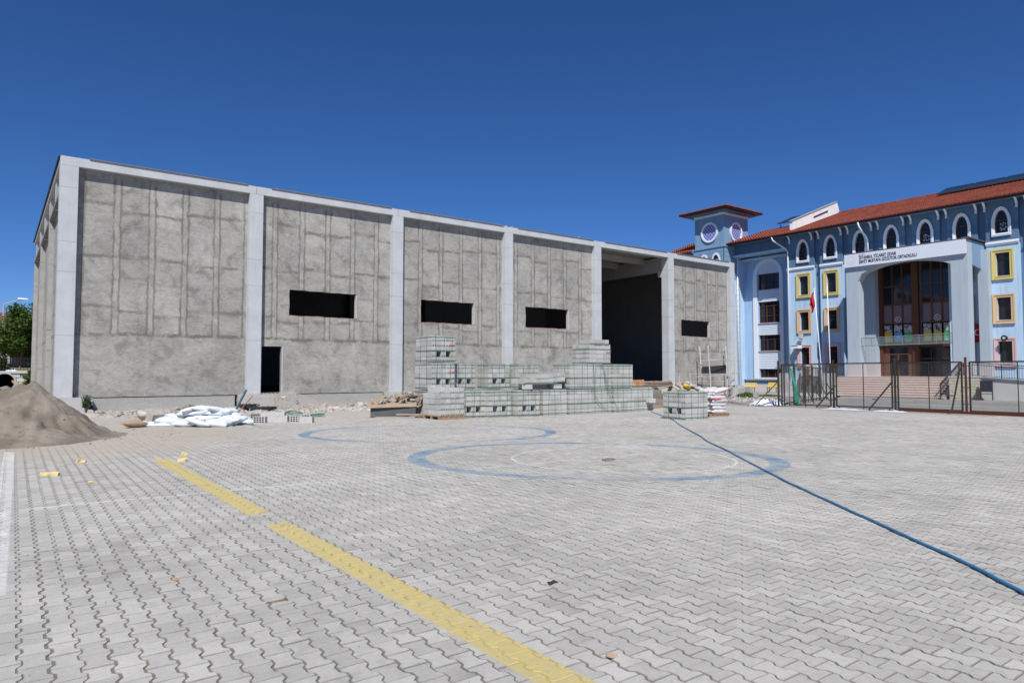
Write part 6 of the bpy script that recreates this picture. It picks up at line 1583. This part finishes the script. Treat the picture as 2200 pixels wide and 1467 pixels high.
def crown(mb, c, rx, rz, n_, size, seed, clumps=26):
    r_ = random.Random(seed); cl = []
    for k in range(clumps):
        v = Vector((r_.gauss(0, 1), r_.gauss(0, 1), r_.gauss(0, 1))).normalized()*(r_.random()**.4)
        cl.append((Vector((c[0]+v.x*rx*.8, c[1]+v.y*rx*.8, c[2]+v.z*rz*.8)), r_.uniform(.25, .48)*rx))
    for i in range(n_):
        q, rr_ = cl[r_.randrange(clumps)]; v = Vector((r_.gauss(0, 1), r_.gauss(0, 1), r_.gauss(0, 1))).normalized()*rr_*(r_.random()**.45)
        o = q+v; a = Vector((r_.gauss(0, 1), r_.gauss(0, 1), r_.gauss(0, .5))).normalized()*size*r_.uniform(.6, 1.3); b = a.cross(Vector((r_.gauss(0, 1), r_.gauss(0, 1), r_.gauss(0, 1)))).normalized()*size*r_.uniform(.3, .6)
        mb.quad(o-a, o-b, o+a, o+b)
def tree(x, y, h, rx, lab, n_, m_=None, size=.13, seed=1, low=.42, group=None):
    z = gnd(x, y); t = thing('leafy_tree', lab, 'tree', (x, y, z), group)
    m = MB(); m.tube([(x, y, z-.2), (x+.05, y, z+h*.3), (x+.1, y+.1, z+h*.6), (x+.05, y, z+h*.85)], [.2, .16, .09, .03], 8)
    r_ = random.Random(seed)
    for k in range(7):
        a = r_.uniform(0, 6.28); s_ = z+h*r_.uniform(.3, .6); m.tube([(x+.05, y, s_), (x+math.cos(a)*rx*.4, y+math.sin(a)*rx*.4, s_+h*.15), (x+math.cos(a)*rx*.7, y+math.sin(a)*rx*.7, s_+h*.22)], [.07, .045, .015], 5)
    part(m, 'trunk', m_bark, t)
    m = MB(); crown(m, (x, y, z+h*(1+low)/2), rx, h*(1-low)/2, n_, size, seed); part(m, 'crown', m_leaf if m_ is None else m_, t, fix=False); return t
G = 'trees beyond the railing left of the hall'
tree(1.55, 66, 7.6, 2.3, 'tall bright green tree beyond the railing, directly left of the hall', 15000, size=.13, seed=4, low=.30, group=G)
tree(-1.3, 69, 6.6, 2.4, 'broad green tree at the left edge of the photo, left of the tallest one', 12000, size=.13, seed=8, low=.28, group=G)
tree(3.6, 75, 7.2, 2.2, 'dark tree behind the tall bright one, half hidden by the hall', 9000, m_=m_leaf2, size=.14, seed=12, low=.3, group=G)
tree(.1, 61.5, 3.6, 1.0, 'small dark conifer-like tree in front of the others at the left edge', 6000, m_=m_leaf2, size=.09, seed=17, low=.12, group=G)
# roof of a low building far behind
bh = thing('distant_house', 'red roof of a distant house showing at the far left above the trees', 'house', (-2, 92, 0))
part(MB().box(-6, 1.2, 90, 97, -1, 7.0), 'wall', mat('far_wall', (.4, .36, .33), .9), bh); part(MB().hexa([(-6.3, 89.5, 7.0), (1.5, 89.5, 7.0), (1.5, 97.5, 7.0), (-6.3, 97.5, 7.0), (-6.3, 92.5, 8.1), (1.0, 92.5, 8.1), (1.0, 94, 8.1), (-6.3, 94, 8.1)]), 'roof', mat('far_tile', (.14, .06, .045), .9), bh)
# retaining wall of whitish stones with a cap and an iron railing
rw = thing('retaining_wall', 'low whitewashed stone retaining wall beyond the sand heap', 'wall', (0, 58, -.3))
part(MB().box(-9, 2.6, 58.08, 58.6, -.8, 1.55), 'core', mat('wall_mortar', (.33, .31, .27), .95, .2, 3, 30, .2), rw)
rr = random.Random(2); m_ws = mat('whitewashed_stone', (.50, .50, .47), .9, .3, 3, 30, .15, .02, rnd=.2)
zz = -.6
while zz < 1.5:
    x = -9.0
    while x < 2.6:
        L = rr.uniform(.35, .75); 
        if x > -2.5: part(MB().box(x+.012, min(2.58, x+L)-.012, 58.02-rr.uniform(0, .05), 58.1, zz+.012, zz+.298), 'stone', m_ws, rw)
        x += L
    zz += .31
part(MB().box(-9, 2.7, 57.9, 58.7, 1.552, 1.70), 'cap', mat('wall_cap', (.55, .54, .52), .9), rw)
struct(MB().hexa([(-12, 58.6, -.8), (5, 58.6, -.8), (5, 76, -.8), (-12, 76, -.8), (-12, 58.6, 1.5), (5, 58.6, 1.5), (5, 76, 2.6), (-12, 76, 2.6)]), 'grass_bank', mat('dry_grass', (.24, .23, .10), .95, .3, 1.5, 25, .3, .04))
fr_ = thing('iron_railing', 'black iron railing standing on the retaining wall at the left', 'railing', (0, 58.3, 1.7))
m = MB().bar((-5, 58.3, 1.82), (2.6, 58.3, 1.82), .05).bar((-5, 58.3, 2.55), (2.6, 58.3, 2.55), .04); part(m, 'rail', m_iron, fr_)
bars = MB(); x = -2.4; bme = MB().box(-.014, .014, -.014, .014, 0, .95).mesh('bar', mats=[m_iron])
while x < 2.6: shared(bme, 'bar', fr_, (x, 0, .05)); x += .19
# grey hoarding behind the railing
hd = thing('hoarding', 'dark grey sheet hoarding in its frame behind the railing', 'hoarding', (1.6, 66, 1.6))
c0, c1 = on_y(22, 790, 66.5), on_y(66, 742, 66.5)
for i in range(3):
    for j in range(2):
        x0 = c0.x+(c1.x+.6-c0.x)*i/3; x1 = c0.x+(c1.x+.6-c0.x)*(i+1)/3; z0 = c0.z+(c1.z-c0.z)*j/2; z1 = c0.z+(c1.z-c0.z)*(j+1)/2
        part(MB().box(x0+.06, x1-.06, 66.5, 66.54, z0+.06, z1-.06), 'sheet', mat('grey_hoarding', (.20, .185, .19), .8, .12, 2, 30, .1), hd)
m = MB()
for i in range(4): x = c0.x+(c1.x+.6-c0.x)*i/3; m.box(x-.05, x+.05, 66.46, 66.56, 1.4, c1.z+.05)
for j in range(3): z = c0.z+(c1.z-c0.z)*j/2; m.box(c0.x, c1.x+.6, 66.47, 66.55, z-.05, z+.05)
part(m, 'frame', m_iron, hd)
p_ = on_y(25, 782, 60); crumple(p_.x, 60, .9, .8, .4, 'white plastic heap on the grass bank behind the railing', seed=40, z=1.55)
# street lamp
sl = thing('street_lamp', 'tall grey street lamp with one long arm above the trees at the left', 'street lamp', (on_y(8, 700, 80).x, 80, 0))
b = on_y(8, 700, 80); t_ = on_y(8.5, 654, 80); e_ = on_y(50, 643, 80); m_l = mat('lamp_post', (.36, .37, .38), .5)
part(MB().tube([(b.x, 80, -.5), (t_.x, 80, t_.z)], [.14, .08], 8), 'post', m_l, sl); part(MB().tube([t_, t_.lerp(e_, .7)+Vector((0, 0, .05)), e_], .045, 6), 'arm', m_l, sl)
l2 = on_y(-14, 648, 80); part(MB().tube([t_, l2], .045, 6), 'arm', m_l, sl)
part(MB().hexa([e_+Vector(q) for q in ((-.45, -.12, -.04), (.4, -.1, 0), (.4, .1, 0), (-.45, .12, -.04), (-.4, -.08, .14), (.3, -.06, .1), (.3, .06, .1), (-.4, .08, .14))]), 'lamp_head', mat('lamp_white', (.75, .78, .8), .4), sl)
# big concrete pipe lying behind the sand
cp = thing('concrete_pipe', 'dark mouth of a large grey pipe lying behind the sand heap', 'pipe', on_y(10, 835, 30))
c = on_y(9, 821, 30); ax_ = Vector((-.12, 1, 0)).normalized(); R_ = .30; m = MB()
rg = []
m.tube([c, c+ax_*2.2], R_+.045, 24, caps=False); part(m, 'shell', mat('pipe_grey', (.12, .125, .125), .8), cp)
m = MB().tube([c+ax_*.01, c+ax_*2.1], R_, 24, caps=False); m.poly([c+ax_*1.6+Vector((math.cos(a)*R_*ax_.y, -math.cos(a)*R_*ax_.x, math.sin(a)*R_)) for a in [2*PI*k/20 for k in range(20)]]); part(m, 'shaded_inside', mat('pipe_mouth_shade', (.012, .012, .012), .9), cp)  # inner wall and closing disc coloured near-black for the shade in the mouth
m = MB(); xv = Vector((ax_.y, -ax_.x, 0))
for k in range(24):
    a, b_ = 2*PI*k/24, 2*PI*(k+1)/24; f_ = lambda q, r: c+xv*math.cos(q)*r+Vector((0, 0, math.sin(q)*r)); m.quad(f_(a, R_), f_(b_, R_), f_(b_, R_+.05), f_(a, R_+.05))
part(m, 'rim', mat('pipe_rim', (.42, .43, .42), .8), cp)
tag(part(MB().bar(on_y(27, 818, 29.5), on_y(40, 833, 29.0), .05), 'batten', m_wood), 'pale batten slanting down beside the pipe mouth', 'batten')
# shrubs and weeds
def weed(px, py, Y, h, w_, n_, lab, name='weed', cat='plant', m_=None, z=None, seed=0):
    c = on_y(px, py, Y); m = MB(); r_ = random.Random(seed+px)
    for k in range(n_):
        a = r_.uniform(0, 6.28); d = r_.random()**.7*w_; o = c+Vector((math.cos(a)*d, math.sin(a)*d*.6, 0)); hh = h*r_.uniform(.3, 1)*(1-.5*d/w_)
        tip = o+Vector((r_.gauss(0, .10)*h*2, r_.gauss(0, .10)*h*2, hh)); s_ = Vector((r_.uniform(-1, 1), r_.uniform(-1, 1), 0)).normalized()*.02*(1+w_)
        m.quad(o, o.lerp(tip, .5)-s_, tip, o.lerp(tip, .5)+s_)
    return solo(m, name, m_ or m_leaf2, lab, cat)
c = on_y(186, 884, 31.3); m = MB(); crown(m, (c.x, c.y, c.z+.30), .30, .34, 900, .035, 71, 9); m.bar((c.x, c.y, -.05), (c.x, c.y, c.z+.2), .02); solo(m, 'shrub', m_leaf2, 'dark green shrub growing at the foot of the corner column', 'shrub')
weed(412, 880, 30.3, .28, .35, 260, 'dry yellowish tuft at the foot of the wall behind the sacks', m_=leaf_mat('dry_tuft', (.30, .27, .10), (.40, .36, .16)))
weed(797, 884, 28.5, .22, .4, 260, 'low green weed on the rubble left of the timber heap', m_=m_leaf)
p_ = on_z(1605, 853, -.2); weed(1605, 853, p_.y, .5, .9, 800, 'green tuft of grass beside the concrete cube at the hall corner', m_=m_leaf)
p_ = on_z(1640, 850, -.2); weed(1650, 851, p_.y, .18, 1.6, 700, 'strip of low grass before the benches', m_=m_leaf)
sh = thing('shrub', 'green shrub against the retaining wall, close to the hall corner', 'shrub', (1.6, 56.5, -.3))
m = MB(); c = on_y(57, 812, 54); crown(m, (c.x+.2, 54.3, c.z-.1), .38, .9, 1800, .07, 33, 10); part(m, 'foliage', m_leaf, sh, fix=False); part(MB().tube([(c.x+.2, 54.3, -.4), (c.x+.2, 54.3, c.z)], .03, 5), 'stem', m_bark, sh)
bpy.context.view_layer.update()
